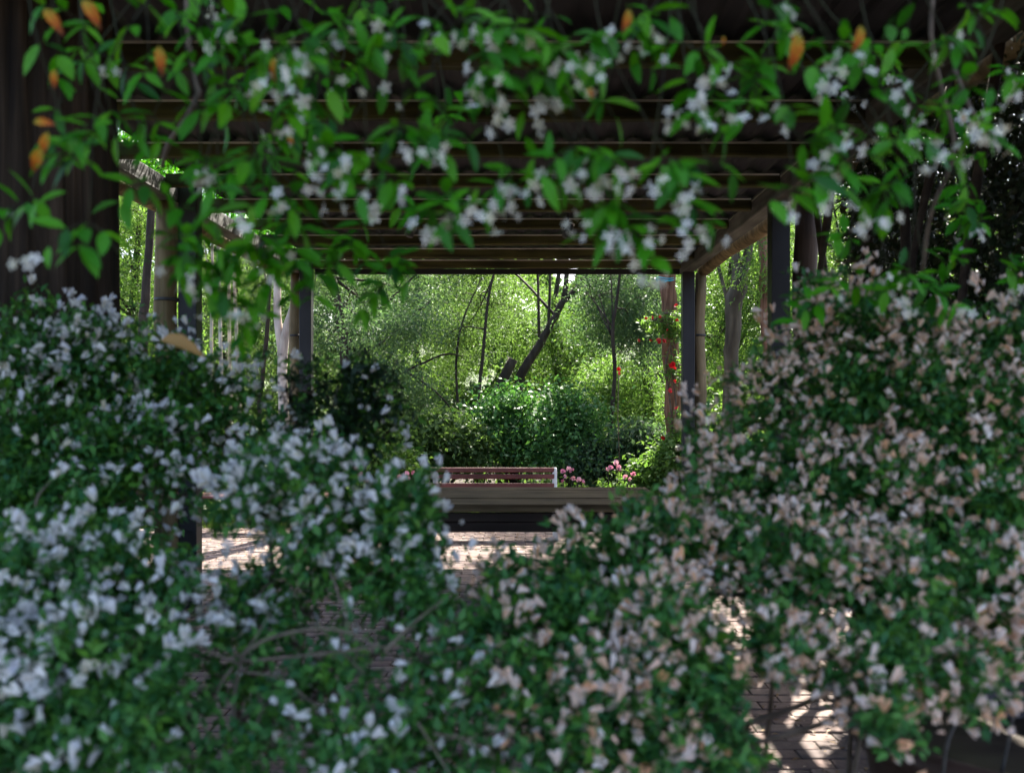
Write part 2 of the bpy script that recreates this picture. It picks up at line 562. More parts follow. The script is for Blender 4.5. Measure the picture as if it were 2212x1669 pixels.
def seen(b):
    px, py = CX + b[0] / b[1] * F, CY + EYE / b[1] * F
    return any(w[0] < px < w[2] and w[1] < py < w[3] for w in WINS)


bricks.sort(key=lambda b: (not seen(b), b[1]))
for b in bricks[:300]:
    o = link_mesh('brick', brick_me, None, pav)
    o.location = b[:3]
    o.rotation_euler = (b[4] * 0.4, b[4] * 0.3, b[3])
rest = bricks[300:]
arr = np.array([b[:3] for b in rest])
ang = np.array([b[3] for b in rest])
tag(scatter_mesh('brick_field', arr, np.stack([np.cos(ang), np.sin(ang), 0 * ang], 1), np.tile([0, 0, 1.0], (len(rest), 1)), np.ones(len(rest)), (bt_v, bt_f), M['brick'], pav), kind='stuff')

rng = np.random.default_rng(6)
n = 6500
pos = np.stack([rng.uniform(PX0, PX1, n), rng.uniform(PY0, PY1, n), np.full(n, 0.012)], 1)
ax = rvec(rng, n) * [1, 1, 0.15]
lit = scatter_mesh('leaf_litter', pos, ax, np.tile([0.1, 0, 1.0], (n, 1)), rng.uniform(0.015, 0.05, n), leaf_template(0.24, 0.2, 0.1), leaf_mat('litter', [(0.16, 0.09, 0.04), (0.3, 0.2, 0.1), (0.09, 0.06, 0.03), (0.6, 0.5, 0.45)], 0.15, 0.7))
tag(lit, 'dry leaves and fallen petals strewn over the brick paving', 'leaf litter', kind='stuff')

# ------------------------------------------------------------------ pergola
perg = thing('pergola', 'long dark timber pergola roofed over brick paving, on charcoal steel posts paired with round poles', 'pergola')
ZB, ZT = 3.09, 3.225
RX0, RX1 = -2.60, 1.90         # inner faces of the side beams
Y_FRONT, Y_BACK = 2.45, 11.95


def bx(name, lo, hi, mat, parent, bev=0.008):
    m = MB()
    m.box(lo, hi, bev)
    return m.build(name, mat, parent)


bx('beam', (RX0 - 0.14, Y_FRONT, ZB), (RX0, Y_BACK, ZT), M['beam'], perg)
bx('beam', (RX1, Y_FRONT, ZB), (RX1 + 0.14, Y_BACK, ZT), M['beam'], perg)
for y in (2.75, 7.62, 11.75):
    bx('post', (RX0 + 0.002, y - 0.07, 0), (RX0 + 0.142, y + 0.07, ZT + 0.02), M['steel'], perg, 0.005)
    bx('post', (RX1 + 0.005, y - 0.07, 0), (RX1 + 0.145, y + 0.07, ZB - 0.002), M['steel'], perg, 0.005)
for (x, y, mt, r) in ((RX0 - 0.085, 7.55, 'pole', 0.085), (RX0 - 0.075, 11.85, 'pole', 0.07), (RX1 + 0.275, 7.6, 'pole_dark', 0.092), (RX1 + 0.225, 11.8, 'pole', 0.068)):
    m = MB()
    pts = [(x + 0.012 * math.sin(k * 1.3), y + 0.008 * math.cos(k * 2.1), z) for k, z in enumerate(np.linspace(0, ZB - 0.004, 12))]
    m.tube(pts, [r * (1.06 - 0.1 * k / 11) for k in range(12)], 14, ridge=0.03, seed=int(y * 10))
    o = m.build('round_pole', M[mt], perg)
    # steel straps round the pole
    if mt == 'pole':
        for z in (1.15, 2.35):
            s = MB()
            s.tube([(x, y, z - 0.012), (x, y, z + 0.012)], r * 1.08, 16)
            s.build('strap', M['dark_iron'], o)
for s, x in ((-1, RX0 - 0.27), (1, RX1 + 0.27)):
    m = MB()
    m.tube([(x + 0.01 * math.sin(k), y, ZB + 0.05 + 0.012 * math.cos(k * 1.7)) for k, y in enumerate(np.linspace(Y_FRONT + 0.1, Y_BACK - 0.1, 14))], 0.075, 12, ridge=0.05, seed=5)
    m.build('side_log', M['pole'], perg)
RAFTERS = [11.82 - 0.9 * k for k in range(11)]
rr = random.Random(11)
for k, y in enumerate(RAFTERS):
    m = MB()
    h = 0.098 + rr.uniform(-0.01, 0.012)
    z1 = ZT + 0.02
    tilt = rr.uniform(-0.003, 0.003)
    vs = []
    nseg = 9
    for i in range(nseg + 1):
        x = lerp(RX0 + 0.003, RX1 - 0.003, i / nseg)
        w = 0.004 * math.sin(i * 1.9 + k)
        for (dy, dz) in ((-0.04, z1), (-0.04, z1 - h + 0.012), (-0.03, z1 - h), (0.03, z1 - h), (0.04, z1 - h + 0.012), (0.04, z1)):
            vs.append((x, y + dy, dz + (w + tilt * x if dz < z1 else 0)))
    fs = [(0, 1, 2, 3, 4, 5), tuple(nseg * 6 + q for q in (5, 4, 3, 2, 1, 0))]
    for i in range(nseg):
        for q in range(6):
            a, b = i * 6 + q, i * 6 + (q + 1) % 6
            fs.append((a, a + 6, b + 6, b))
    m.add(vs, fs)
    raf = m.build('rafter', M['rafter'], perg)
    m = MB()
    m.box((RX0 + 0.16, y - 0.052, z1 - 0.014), (RX1 - 0.01, y - 0.043, z1 - 0.003))
    m.build('bright_line_strip', M['strip'], raf)  # made-up strip, added to draw the bright line on each rafter
# corrugated roof sheet
vs, fs = [], []
nx = 180
for i in range(nx + 1):
    x = lerp(RX0 + 0.12, RX1 + 0.16, i / nx)
    z = ZT + 0.045 + 0.012 * math.sin(i * 1.0)
    vs += [(x, Y_FRONT - 0.25, z), (x, Y_BACK + 0.05, z), (x, Y_FRONT - 0.25, z + 0.012), (x, Y_BACK + 0.05, z + 0.012)]
for i in range(nx):
    a = i * 4
    fs += [(a, a + 1, a + 5, a + 4), (a + 2, a + 6, a + 7, a + 3), (a + 1, a + 3, a + 7, a + 5), (a, a + 4, a + 6, a + 2)]
m = MB()
m.add(vs, fs)
m.build('roof_sheet', M['roof'], perg)
# front header and far fascia
bx('header', (RX0 - 0.14, Y_FRONT - 0.09, ZB + 0.01), (RX1 + 0.14, Y_FRONT - 0.004, ZT), M['rafter'], perg)
bx('fascia', (RX0 + 0.145, Y_BACK - 0.07, ZB - 0.005), (RX1 - 0.002, Y_BACK - 0.03, ZB + 0.06), M['steel'], perg, 0.004)

# two small lamps under the rafters
for (px, py, lab) in ((887, 497, 'small black spotlight hanging under a rafter, with a white ring for its highlight'), (1226, 500, 'small dark spotlight under a rafter, above the leaning trunk')):
    p = P(px, py, 7.25)
    t = thing('spotlight', lab, 'spotlight', p, 'spotlights under the pergola roof')
    m = MB()
    m.tube([(0, 0, 0.13), (0.004, 0, 0.045)], 0.007, 8)
    m.build('bracket', M['dark_iron'], t)
    m = MB()
    m.tube([(0.022, 0.02, 0.05), (0.014, 0.0, 0.03), (-0.012, -0.03, -0.045)], [0.02, 0.03, 0.034], 14)
    lm = m.build('lamp_head', M['dark_iron'], t)
    m = MB()
    m.tube([(0.025, 0.022, 0.05), (0.0265, 0.024, 0.058)], 0.027, 14)
    m.build('highlight_ring', M['white_metal'], lm)  # white ring puts the lamp's highlight into the colour

# ------------------------------------------------------------------ table and benches
TZ, TY0, TY1 = 0.78, 7.70, 9.25
TX0, TX1 = -1.0, 1.16
tab = thing('timber_table', 'broad weathered timber table with apron coloured dark for its shade standing on the brick paving', 'table', (0.1, 8.5, 0))
npk = 6
for k in range(npk):
    y0 = lerp(TY0, TY1, k / npk)
    y1 = lerp(TY0, TY1, (k + 1) / npk) - 0.008
    dz = random.Random(k).uniform(-0.004, 0.004)
    m = MB()
    m.box((TX0 - 0.1 + random.Random(k + 9).uniform(-.01, .01), y0 - 8.5, TZ - 0.06 + dz), (TX1 - 0.1 + random.Random(k + 19).uniform(-.01, .01), y1 - 8.5, TZ + dz), 0.006)
    m.build('plank', M['table'], tab)
for (lo, hi) in (((TX0 + 0.03, TY0 + 0.03, TZ - 0.135), (TX1 - 0.03, TY0 + 0.08, TZ - 0.066)), ((TX0 + 0.05, TY0 + 0.045, TZ - 0.215), (TX1 - 0.05, TY0 + 0.095, TZ - 0.14)), ((TX0 + 0.03, TY1 - 0.08, TZ - 0.18), (TX1 - 0.03, TY1 - 0.03, TZ - 0.066))):
    m = MB()
    m.box((lo[0] - 0.1, lo[1] - 8.5, lo[2]), (hi[0] - 0.1, hi[1] - 8.5, hi[2]), 0.005)
    m.build('apron_board', M['table_shade'], tab)
for sx in (TX0 + 0.1, TX1 - 0.1):
    for sy in (TY0 + 0.18, TY1 - 0.18):
        m = MB()
        m.box((sx - 0.16, sy - 8.56, 0), (sx - 0.04, sy - 8.44, TZ - 0.066), 0.006)
        m.build('leg', M['table_shade'], tab)


def slat_bench(loc, length, label, back=True, rz=0):
    t = thing('park_bench', label, 'bench', loc, 'red slatted benches')
    t.rotation_euler = (0, 0, rz)
    L = length
    for k, yy in enumerate((-0.42, -0.31, -0.20, -0.09)):
        m = MB(); m.box((0.03, yy, 0.42), (L - 0.03, yy + 0.085, 0.452), 0.006)
        m.build('seat_slat', M['red'], t)
    if back:
        for (z, yy) in ((0.765, 0.075), (0.69, 0.055), (0.585, 0.03)):
            m = MB(); m.box((0.0, yy, z - 0.028), (L - 0.035, yy + 0.032, z + 0.028), 0.007)
            m.build('back_slat', M['red'], t)
    for x in (0.12, L - 0.03):
        m = MB()
        m.box((x - 0.03, -0.44, 0.385), (x + 0.03, 0.0, 0.417), 0.004)
        m.box((x - 0.025, -0.40, 0.0), (x + 0.025, -0.355, 0.383), 0.004)
        m.box((x - 0.025, -0.06, 0.0), (x + 0.025, -0.012, 0.383), 0.004)
        if back:
            pts = curve([(x, 0.0, 0.40), (x, 0.045, 0.52), (x, 0.085, 0.66), (x, 0.115, 0.79)], 8)
            m.tube(pts, [0.03, 0.03, 0.03, 0.03, 0.03, 0.03, 0.028, 0.03, 0.026], 10)
        m.build('end_frame', M['white_metal'], t)
    return t


slat_bench((-1.12, 11.6, 0), 1.55, 'red slatted bench with white end frame behind the timber table')
slat_bench((-4.3, 12.2, 0), 2.0, 'backless red slatted bench standing in sunlight beyond the white azalea', back=False)

# ------------------------------------------------------------------ big trunk beside the pergola
def bark_trunk(name, path, rad, mat, parent, n=40, ridge=0.06, seed=1, cyc=9):
    rg = random.Random(seed)
    ph = [rg.uniform(0, 6.28) for _ in range(6)]
    path = [Vector(p) for p in path]
    vs, fs = [], []
    for i, p in enumerate(path):
        for k in range(n):
            a = 2 * math.pi * k / n
            r = rad[i] * (1 + ridge * (0.6 * math.sin(cyc * a + ph[0] + 0.6 * math.sin(i * 0.7)) + 0.5 * math.sin((2 * cyc + 1) * a + ph[1] + i * 0.15) + 0.25 * rg.uniform(-1, 1)) + 0.06 * math.sin(2 * a + ph[2]))
            vs.append(p + Vector((math.cos(a) * r, math.sin(a) * r, 0)))
    for i in range(len(path) - 1):
        for k in range(n):
            a, b = i * n + k, i * n + (k + 1) % n
            fs.append((a, b, b + n, a + n))
    m = MB()
    m.add(vs, fs, True)
    return m.build(name, mat, parent)


big = thing('tree', 'massive dark rough-barked trunk rising behind the white azalea', 'tree', (-1.93, 3.7, 0))
zs = np.linspace(0, 6.5, 30)
bark_trunk('trunk', [(0.01 * math.sin(z), 0.0, z) for z in zs], [0.42 + 0.10 * math.exp(-z * 1.5) - 0.012 * z for z in zs], M['bark_dark'], big, n=130, ridge=0.05, cyc=19)
rng = np.random.default_rng(5)
cl = np.array([[0, 0, 6.6], [1.2, 0.8, 6.4], [-1.3, 0.3, 6.7], [0.2, -1.2, 6.9], [1.9, -0.6, 6.9]])
pos = np.concatenate([c + rng.normal(size=(900, 3)) * [0.75, 0.75, 0.4] for c in cl])
scatter_mesh('crown', pos, rvec(rng, len(pos)), rvec(rng, len(pos)), rng.uniform(0.09, 0.16, len(pos)), leaf_template(0.22), M['t_dark'], big)
m = MB()
for c in cl[1:]:
    m.tube(curve([(0, 0, 5.2), Vector((c[0] * 0.5, c[1] * 0.5, 6.0)), Vector(c)], 8), [0.14 * (1 - 0.1 * k) for k in range(9)], 8)
m.build('limb', M['bark_dark'], big)


# ------------------------------------------------------------------ background trees and shrubs
def foliage_points(rng, lumps, nclump, per, spread):
    """lumps: (x, y, z, rx, ry, rz); clumped points, more of them near the surface, gaps left between clumps"""
    lumps = np.array(lumps, dtype=float)
    vol = lumps[:, 3] * lumps[:, 5]
    pick = rng.choice(len(lumps), nclump, p=vol / vol.sum())
    d = rvec(rng, nclump) * (rng.random(nclump) ** 0.45)[:, None]
    c = lumps[pick, :3] + d * lumps[pick, 3:]
    k = rng.poisson(per, nclump).clip(3)
    idx = np.repeat(np.arange(nclump), k)
    sp = (spread * rng.uniform(0.6, 1.5, nclump))[idx]
    off = rng.normal(size=(len(idx), 3)) * sp[:, None] * [1, 1, 0.55]
    # drooping twig direction per clump
    tw = rvec(rng, nclump)
    tw[:, 2] = tw[:, 2] * 0.5 - 0.35
    ax = tw[idx] * 0.9 + rvec(rng, len(idx)) * 0.8
    return c[idx] + off, ax


def crown(rng, parent, lumps, nclump, per, spread, size, mat, w=0.18, name='crown'):
    pos, ax = foliage_points(rng, lumps, nclump, per, spread)
    up = rvec(rng, len(pos)) * 0.8 + np.array([0, 0, 1.0])
    return scatter_mesh(name, pos, ax, up, rng.uniform(size * 0.7, size * 1.35, len(pos)), leaf_template(w), M['t_' + mat], parent)


def tree(label, base, trunks, lumps, mat, bark, n, size=0.068, per=50, spread=0.17, w=0.14, seed=0, branches=6, group='trees behind the pergola', br_r=0.03):
    """base: where it stands; trunks: list of (points, radii); lumps in world coordinates"""
    base = Vector(base)
    rng = np.random.default_rng(seed)
    rg = random.Random(seed)
    t = thing('tree', label, 'tree', base, group)
    last = None
    for i, (pts, rad) in enumerate(trunks):
        pts = curve([Vector(p) - base for p in pts], 14)
        rad = np.interp(np.linspace(0, 1, len(pts)), np.linspace(0, 1, len(rad)), rad)
        pts = [p + Vector((rg.uniform(-1, 1), rg.uniform(-1, 1), 0)) * float(r) * 0.18 for p, r in zip(pts, rad)]
        m = MB()
        m.tube(pts, list(rad), 12, ridge=0.08, seed=seed + i)
        m.build('trunk' if i == 0 else 'limb', M[bark], t)
        if last is None:
            last = pts
    L = [(l[0] - base.x, l[1] - base.y, l[2] - base.z, *l[3:]) for l in lumps]
    m = MB()
    for k in range(branches):
        l = L[k % len(L)]
        q = last[rg.randint(len(last) // 2, len(last) - 1)]
        e = Vector(l[:3]) + Vector((rg.uniform(-1, 1) * l[3], rg.uniform(-1, 1) * l[4] * 0.6, rg.uniform(-0.9, 0.9) * l[5])) * 0.85
        mid = q.lerp(e, 0.5) + Vector((rg.uniform(-.2, .2), rg.uniform(-.2, .2), rg.uniform(0.0, 0.35)))
        pts = curve([q, mid, e], 8)
        m.tube(pts, [br_r * (1 - 0.1 * j) for j in range(9)], 5)
        for s in range(2):
            q2 = pts[rg.randint(3, 6)]
            e2 = q2 + Vector((rg.uniform(-.6, .6), rg.uniform(-.5, .5), rg.uniform(-.5, .6)))
            m.tube(curve([q2, q2.lerp(e2, 0.5) + Vector((0, 0, 0.08)), e2], 4), [br_r * 0.4, br_r * 0.35, br_r * 0.3, br_r * 0.2, br_r * 0.12], 4)
    if branches:
        m.build('limb', M[bark], t)
    crown(rng, t, L, n, per, spread, size, mat, w)
    return t


def W(px, py, d, rx, rz, ry=None):
    """an ellipsoid lump centred on the line of sight through (px, py)"""
    p = P(px, py, d)
    return (p.x, p.y, p.z, rx, ry if ry else rx * 0.8, rz)


def G(px, d):
    return Vector(((px - CX) / F * d, d, 0))


def trunk_px(pts, d):
    return [P(x, y, d) for x, y in pts]


# leaning trunk in the middle
tree('leaning dark trunk forking in two below the white patch of sky', G(1085, 17.0),
     [([G(1085, 17.0), *trunk_px([(1120, 830), (1165, 745), (1195, 690), (1220, 645)], 17.0)], [0.11, 0.085, 0.075, 0.066, 0.058]),
      ([P(1218, 650, 17.0), P(1222, 600, 17.0), P(1224, 520, 17.05), P(1235, 380, 17.1)], [0.055, 0.048, 0.04, 0.025]),
      ([P(1222, 646, 17.0), P(1250, 615, 17.1), P(1290, 560, 17.2), P(1350, 430, 17.3)], [0.05, 0.036, 0.03, 0.02])],
     [W(1130, 340, 17.2, 1.2, 0.8), W(1400, 460, 17.6, 0.8, 0.8), W(1030, 480, 17.6, 0.8, 0.7)], 'mid', 'bark', 420, seed=1, branches=4)
st = thing('tree_stump', 'short leaning trunk sawn off above the dark shrub', 'stump', G(1040, 16.6), None)
m = MB()
m.tube([Vector(p) - G(1040, 16.6) for p in curve([G(1030, 16.6), *trunk_px([(1058, 890), (1082, 830), (1108, 775)], 16.6)], 10)], [0.105 - 0.002 * k for k in range(11)], 12, ridge=0.07, seed=4)
m.build('trunk', M['bark'], st)

tree('wide dark-limbed tree with arching boughs behind the far corner post', G(742, 16.0),
     [([G(745, 16.0), *trunk_px([(750, 850), (744, 760), (735, 690), (720, 600)], 16.0)], [0.12, 0.10, 0.085, 0.07, 0.05]),
      ([*trunk_px([(748, 800), (830, 815), (900, 790), (960, 765), (1000, 770)], 15.8)], [0.03, 0.025, 0.02, 0.016, 0.01]),
      ([*trunk_px([(748, 830), (850, 800), (905, 820), (955, 860), (985, 900)], 15.9)], [0.03, 0.025, 0.02, 0.014, 0.009]),
      ([*trunk_px([(746, 780), (820, 745), (880, 690), (930, 650)], 16.1)], [0.03, 0.024, 0.018, 0.01]),
      ([*trunk_px([(744, 760), (790, 690), (850, 640), (930, 560)], 16.3)], [0.035, 0.028, 0.022, 0.012])],
     [W(800, 680, 17.0, 1.0, 0.9), W(760, 520, 16.5, 1.2, 0.8), W(900, 620, 17.4, 0.9, 0.7), W(870, 860, 17.6, 0.7, 0.6), W(690, 700, 16.4, .6, .8), W(800, 720, 15.0, .6, .55), W(900, 700, 15.2, .5, .4), W(860, 800, 14.8, .5, .35)], 'blue', 'bark', 620, seed=2)

tree('slender sapling with thin straight stem, between the arching boughs and the sawn trunk', G(1040, 16.0),
     [([G(1028, 16), *trunk_px([(1035, 850), (1045, 740), (1055, 640), (1075, 560)], 16.0)], [0.035, 0.03, 0.027, 0.022, 0.015]),
      ([*trunk_px([(990, 900), (985, 780), (1000, 690), (1040, 600)], 16.2)], [0.022, 0.02, 0.015, 0.008])],
     [W(1050, 640, 18.2, 0.9, 0.9), W(980, 720, 18.4, 0.8, 0.8), W(1010, 500, 17, 0.9, .8)], 'mid', 'bark', 400, seed=3, branches=5, br_r=0.015)

tree('narrow grey-green tree with a thin curving stem, before the yellow-green thicket', G(1320, 15.0),
     [([G(1312, 15), *trunk_px([(1318, 920), (1328, 800), (1322, 720), (1330, 660), (1345, 540)], 15.0)], [0.04, 0.036, 0.03, 0.03, 0.024, 0.015])],
     [W(1340, 640, 16.0, 0.75, 0.8), W(1290, 690, 16.4, 0.5, 0.5), W(1390, 720, 16.0, 0.45, 0.6), W(1340, 480, 15.5, .8, .6)], 'blue', 'bark', 400, seed=4, branches=6, br_r=0.015)

for i, (lab, px, d, lumps, mat, n) in enumerate([
    ('tall airy light green tree behind the arching boughs', 900, 20, [(860, 640, 20, 1.3, 1.0), (960, 760, 20, 1.1, 1.0), (900, 480, 20.5, 1.5, 1.0), (830, 830, 20, 1.0, .8)], 'bright', 560),
    ('sunlit yellow-green tree behind the leaning trunk', 1200, 21, [(1180, 760, 21, 1.1, 0.9), (1260, 720, 21, .8, .8), (1110, 680, 21, 1.0, .9), (1270, 840, 21, 1.0, .7)], 'bright', 560),
    ('bright yellow-green bushy tree left of the climbing roses', 1390, 18.5, [(1375, 850, 18.5, .65, .8), (1300, 850, 18.5, .5, .7), (1420, 950, 18.5, .6, .5)], 'bright', 330),
    ('blue-green distant tree showing between the roses and the narrow tree', 1420, 23, [(1410, 700, 23, 1.0, 1.2), (1380, 560, 23, 1.2, 1.0), (1450, 860, 23, .8, .9)], 'blue', 300),
    ('pale feathery tree just inside the far corner post', 760, 22, [(770, 620, 22, 1.4, 1.1), (730, 800, 22, 1.2, 1.0), (800, 470, 22, 1.6, 1)], 'mid', 420),
    ('hazy green tree above the brick path, behind the white slim trunks', 480, 20, [(430, 640, 20, 1.5, 1.2), (540, 760, 20, 1.4, 1.1), (600, 620, 20, 1.2, 1), (480, 880, 20, 1.3, .9)], 'mid', 620),
    ('sunny lime-green tree between the big trunk and the left-hand post', 290, 16, [(270, 520, 16, 0.9, .9), (310, 640, 16, .8, .8), (280, 420, 16, 1.1, .7), (330, 760, 16, .8, .8)], 'bright', 420),
    ('glowing lime-green tree right of the far right post, behind the forked trunk', 1580, 17, [(1570, 640, 17, 1.1, 1.0), (1590, 780, 17, 1.0, .9), (1560, 900, 17, .9, .7), (1640, 560, 17.5, 1, .9)], 'bright', 640),
    ('light green tree seen in pinholes through the creeper curtain', 1850, 16, [(1800, 620, 16, 1.2, 1.2), (1950, 560, 16, 1.2, 1.2), (1850, 800, 16, 1.4, .9), (2100, 650, 16, 1.3, 1.4), (1900, 400, 16, 1.4, 1.0), (2100, 380, 16, 1.5, 1.1), (2020, 220, 16.5, 1.6, .9), (1780, 330, 16.5, 1.2, .9)], 'bright', 1050),
]):
    b = G(px, d)
    tree(lab, b, [([b, b + Vector((0.1, 0, 1.5)), b + Vector((-0.05, 0.1, 3.0)), b + Vector((0.1, 0, 4.6))], [0.1, 0.085, 0.07, 0.04])],
         [W(*l) for l in lumps], mat, 'bark', n, seed=20 + i, branches=5)

# right-hand trunks
tree('red-brown trunk behind the far right post, carrying a climbing rose', G(1452, 13.6),
     [([G(1462, 13.6), *trunk_px([(1456, 900), (1450, 740), (1441, 640), (1436, 560), (1430, 420)], 13.6)], [0.13, 0.125, 0.12, 0.11, 0.115, 0.1])],
     [W(1430, 330, 13.8, 1.0, 0.6), W(1500, 380, 14.2, .8, .5)], 'mid', 'bark_red', 150, seed=40, branches=3)
tree('grey forked trunk between the two right-hand posts', G(1585, 12.9),
     [([G(1580, 12.9), *trunk_px([(1578, 900), (1578, 800), (1582, 720), (1590, 640), (1600, 590)], 12.9)], [0.12, 0.11, 0.09, 0.095, 0.115, 0.1]),
      ([*trunk_px([(1596, 610), (1588, 560), (1580, 510), (1570, 400)], 12.9)], [0.08, 0.06, 0.055, 0.04]),
      ([*trunk_px([(1600, 605), (1612, 560), (1622, 500), (1640, 380)], 12.95)], [0.08, 0.065, 0.05, 0.04])],
     [W(1560, 300, 13.2, 1.0, 0.5), W(1660, 330, 13.4, .8, .5)], 'bright', 'bark_grey', 150, seed=41, branches=3)
tree('straight red-brown shaggy trunk close beside the near right post', G(1668, 12.2),
     [([G(1675, 12.2), *trunk_px([(1668, 800), (1660, 640), (1654, 540), (1650, 400)], 12.2)], [0.14, 0.12, 0.11, 0.105, 0.1])],
     [W(1640, 575, 12.1, .22, .32), W(1650, 330, 12.4, .9, .5), W(1660, 500, 12.0, .2, .3)], 'bright', 'bark_red', 130, seed=42, branches=2)
# left-hand trunks
for i, (x0, x1, d) in enumerate(((455, 458, 16.0), (478, 472, 15.6), (497, 494, 16.3), (516, 505, 16.1))):
    lab = ['slim white trunk nearest the left-hand steel post', 'slim white trunk second from the left-hand steel post', 'straight slim white trunk third from the left-hand steel post', 'slim white trunk farthest from the left-hand steel post, tilted'][i]
    tree(lab, G(x0 + 3, d), [([G(x0 + 3, d), P(x0, 860, d), P((x0 + x1) / 2, 720, d), P(x1, 560, d), P(x1 - 3, 380, d)], [0.035, 0.032, 0.028, 0.025, 0.02])],
         [W(x1, 330, d, .6, .4)], 'mid', 'bark_pale', 40, seed=50 + i, branches=2, br_r=0.01, group='slim white trunks on the left')
tree('cream trunk bending to the upper right, just outside the far left post', G(608, 13.4),
     [([G(608, 13.4), *trunk_px([(612, 960), (610, 820), (616, 730), (630, 670), (648, 620), (660, 560)], 13.4)], [0.075, 0.07, 0.065, 0.06, 0.045, 0.04, 0.03]),
      ([*trunk_px([(611, 800), (600, 690), (598, 590), (590, 460)], 13.45)], [0.06, 0.055, 0.05, 0.04])],
     [W(620, 400, 13.6, .8, .5)], 'mid', 'bark_pale', 110, seed=60, branches=2)
tree('thin dark trunk leaning in sun flecks beside the massive trunk', G(312, 12.5),
     [([G(305, 12.5), *trunk_px([(308, 800), (312, 660), (320, 560), (328, 440), (335, 330)], 12.5)], [0.07, 0.065, 0.06, 0.05, 0.05, 0.04])],
     [W(300, 330, 12.8, .8, .5)], 'bright', 'bark', 100, seed=61, branches=2)
tree('thin brown stem leaning among the leaves left of the far left post', G(545, 14.5),
     [([G(555, 14.5), *trunk_px([(560, 880), (568, 800), (578, 700), (582, 620), (590, 500)], 14.5)], [0.04, 0.035, 0.03, 0.03, 0.025, 0.02])],
     [W(575, 380, 14.5, .6, .4)], 'mid', 'bark', 60, seed=62, branches=2, br_r=0.012)


# shrubs
def shrub(label, px, d, lumps, mat, n, seed, size=0.075, w=0.3, per=30, spread=0.12, name='shrub', group='shrubs beyond the paving'):
    b = G(px, d)
    t = thing(name, label, 'shrub', b, group)
    rng = np.random.default_rng(seed)
    rg = random.Random(seed)
    L = [W(*l) for l in lumps]
    L = [(l[0] - b.x, l[1] - b.y, l[2], *l[3:]) for l in L]
    crown(rng, t, L, n, per, spread, size, mat, w, 'foliage')
    m = MB()
    for l in L:
        for k in range(3):
            e = Vector(l[:3]) + Vector((rg.uniform(-.6, .6) * l[3], 0, rg.uniform(0, .7) * l[5]))
            m.tube(curve([(rg.uniform(-.1, .1), 0, 0), (e.x * .4, e.y * .4 + rg.uniform(-.1, .1), e.z * .5), e], 6), [.03, .027, .024, .02, .017, .013, .01], 6)
    m.build('stem', M['bark'], t)
    return t


shrub('dark glossy shrub under the sawn trunk, taller of the pair', 1110, 15.0, [(1100, 870, 15, .26, .24), (1065, 910, 14.9, .25, .24), (1140, 930, 15, .30, .26), (1085, 960, 14.8, .38, .26), (1150, 985, 14.8, .35, .2)], 'dark', 210, 70, spread=0.2)
shrub('dark glossy shrub below the leaning trunk, wider of the pair', 1225, 14.6, [(1222, 868, 14.6, .22, .22), (1255, 910, 14.5, .24, .26), (1200, 935, 14.6, .3, .26), (1265, 975, 14.4, .3, .2), (1215, 985, 14.4, .3, .18)], 'dark', 200, 71, spread=0.2)
shrub('mid-green leafy shrub behind the left end of the red bench', 950, 14.4, [(960, 945, 14.4, .55, .4), (900, 970, 14.4, .5, .35), (1010, 970, 14.4, .4, .3)], 'mid', 300, 72)
shrub('grey-green shrub behind the pink geraniums', 1340, 14.2, [(1330, 985, 14.2, .5, .3), (1390, 960, 14.2, .4, .35), (1280, 1000, 14.2, .4, .25)], 'blue', 260, 73)
shrub('low fresh-green shrub under the climbing roses', 1430, 13.2, [(1430, 1010, 13.2, .35, .25), (1470, 990, 13.2, .3, .3), (1400, 1035, 13.2, .3, .15)], 'bright', 200, 74)
shrub('low sunlit shrub left of the red bench, with pink flowers before it', 800, 13.6, [(800, 990, 13.6, .5, .3), (860, 1010, 13.6, .35, .25), (740, 970, 13.6, .4, .35)], 'bright', 240, 75)
shrub('loose shrub beyond the backless bench in sunlight', 560, 14.2, [(520, 980, 14.2, .6, .4), (600, 990, 14.2, .5, .4), (450, 990, 14.2, .5, .5)], 'mid', 300, 76)
shrub('sunny shrub at the foot of the forked trunk', 1580, 13.6, [(1560, 960, 13.6, .5, .45), (1620, 920, 13.8, .5, .6)], 'bright', 300, 77)
shrub('lime-green shrub deep behind the massive trunk', 260, 13.6, [(270, 880, 13.6, .6, .6), (340, 980, 13.6, .5, .45), (400, 950, 13.8, .5, .6)], 'bright', 300, 78)
shrub('wide green shrub behind the big brown planter corner', 1850, 12.5, [(1800, 950, 12.5, .9, .6), (2000, 900, 12.5, .9, .7), (2150, 950, 12.5, .9, .7)], 'mid', 420, 79)

# rising ground added behind the trees to block the bright horizon sky
m = MB()
gx, gy = np.linspace(-120, 120, 49), np.linspace(33, 200, 30)
hv = [(float(x), float(y), -0.2 + 8.3 * (1 - math.exp(-(y - 33) / 12)) * (0.92 + 0.12 * math.sin(x * 0.21) + 0.06 * math.sin(x * 0.53 + y * 0.1))) for y in gy for x in gx]
m.add(hv, [(j * 49 + i, j * 49 + i + 1, (j + 1) * 49 + i + 1, (j + 1) * 49 + i) for j in range(29) for i in range(48)], True)
tag(m.build('sky_block_hill', rough_mat('hill_scrub', [(0.03, 0.05, 0.02), (0.06, 0.09, 0.03), (0.09, 0.12, 0.045)], (1.5, 1.5, 1.5), bump=0.8)), kind='structure')

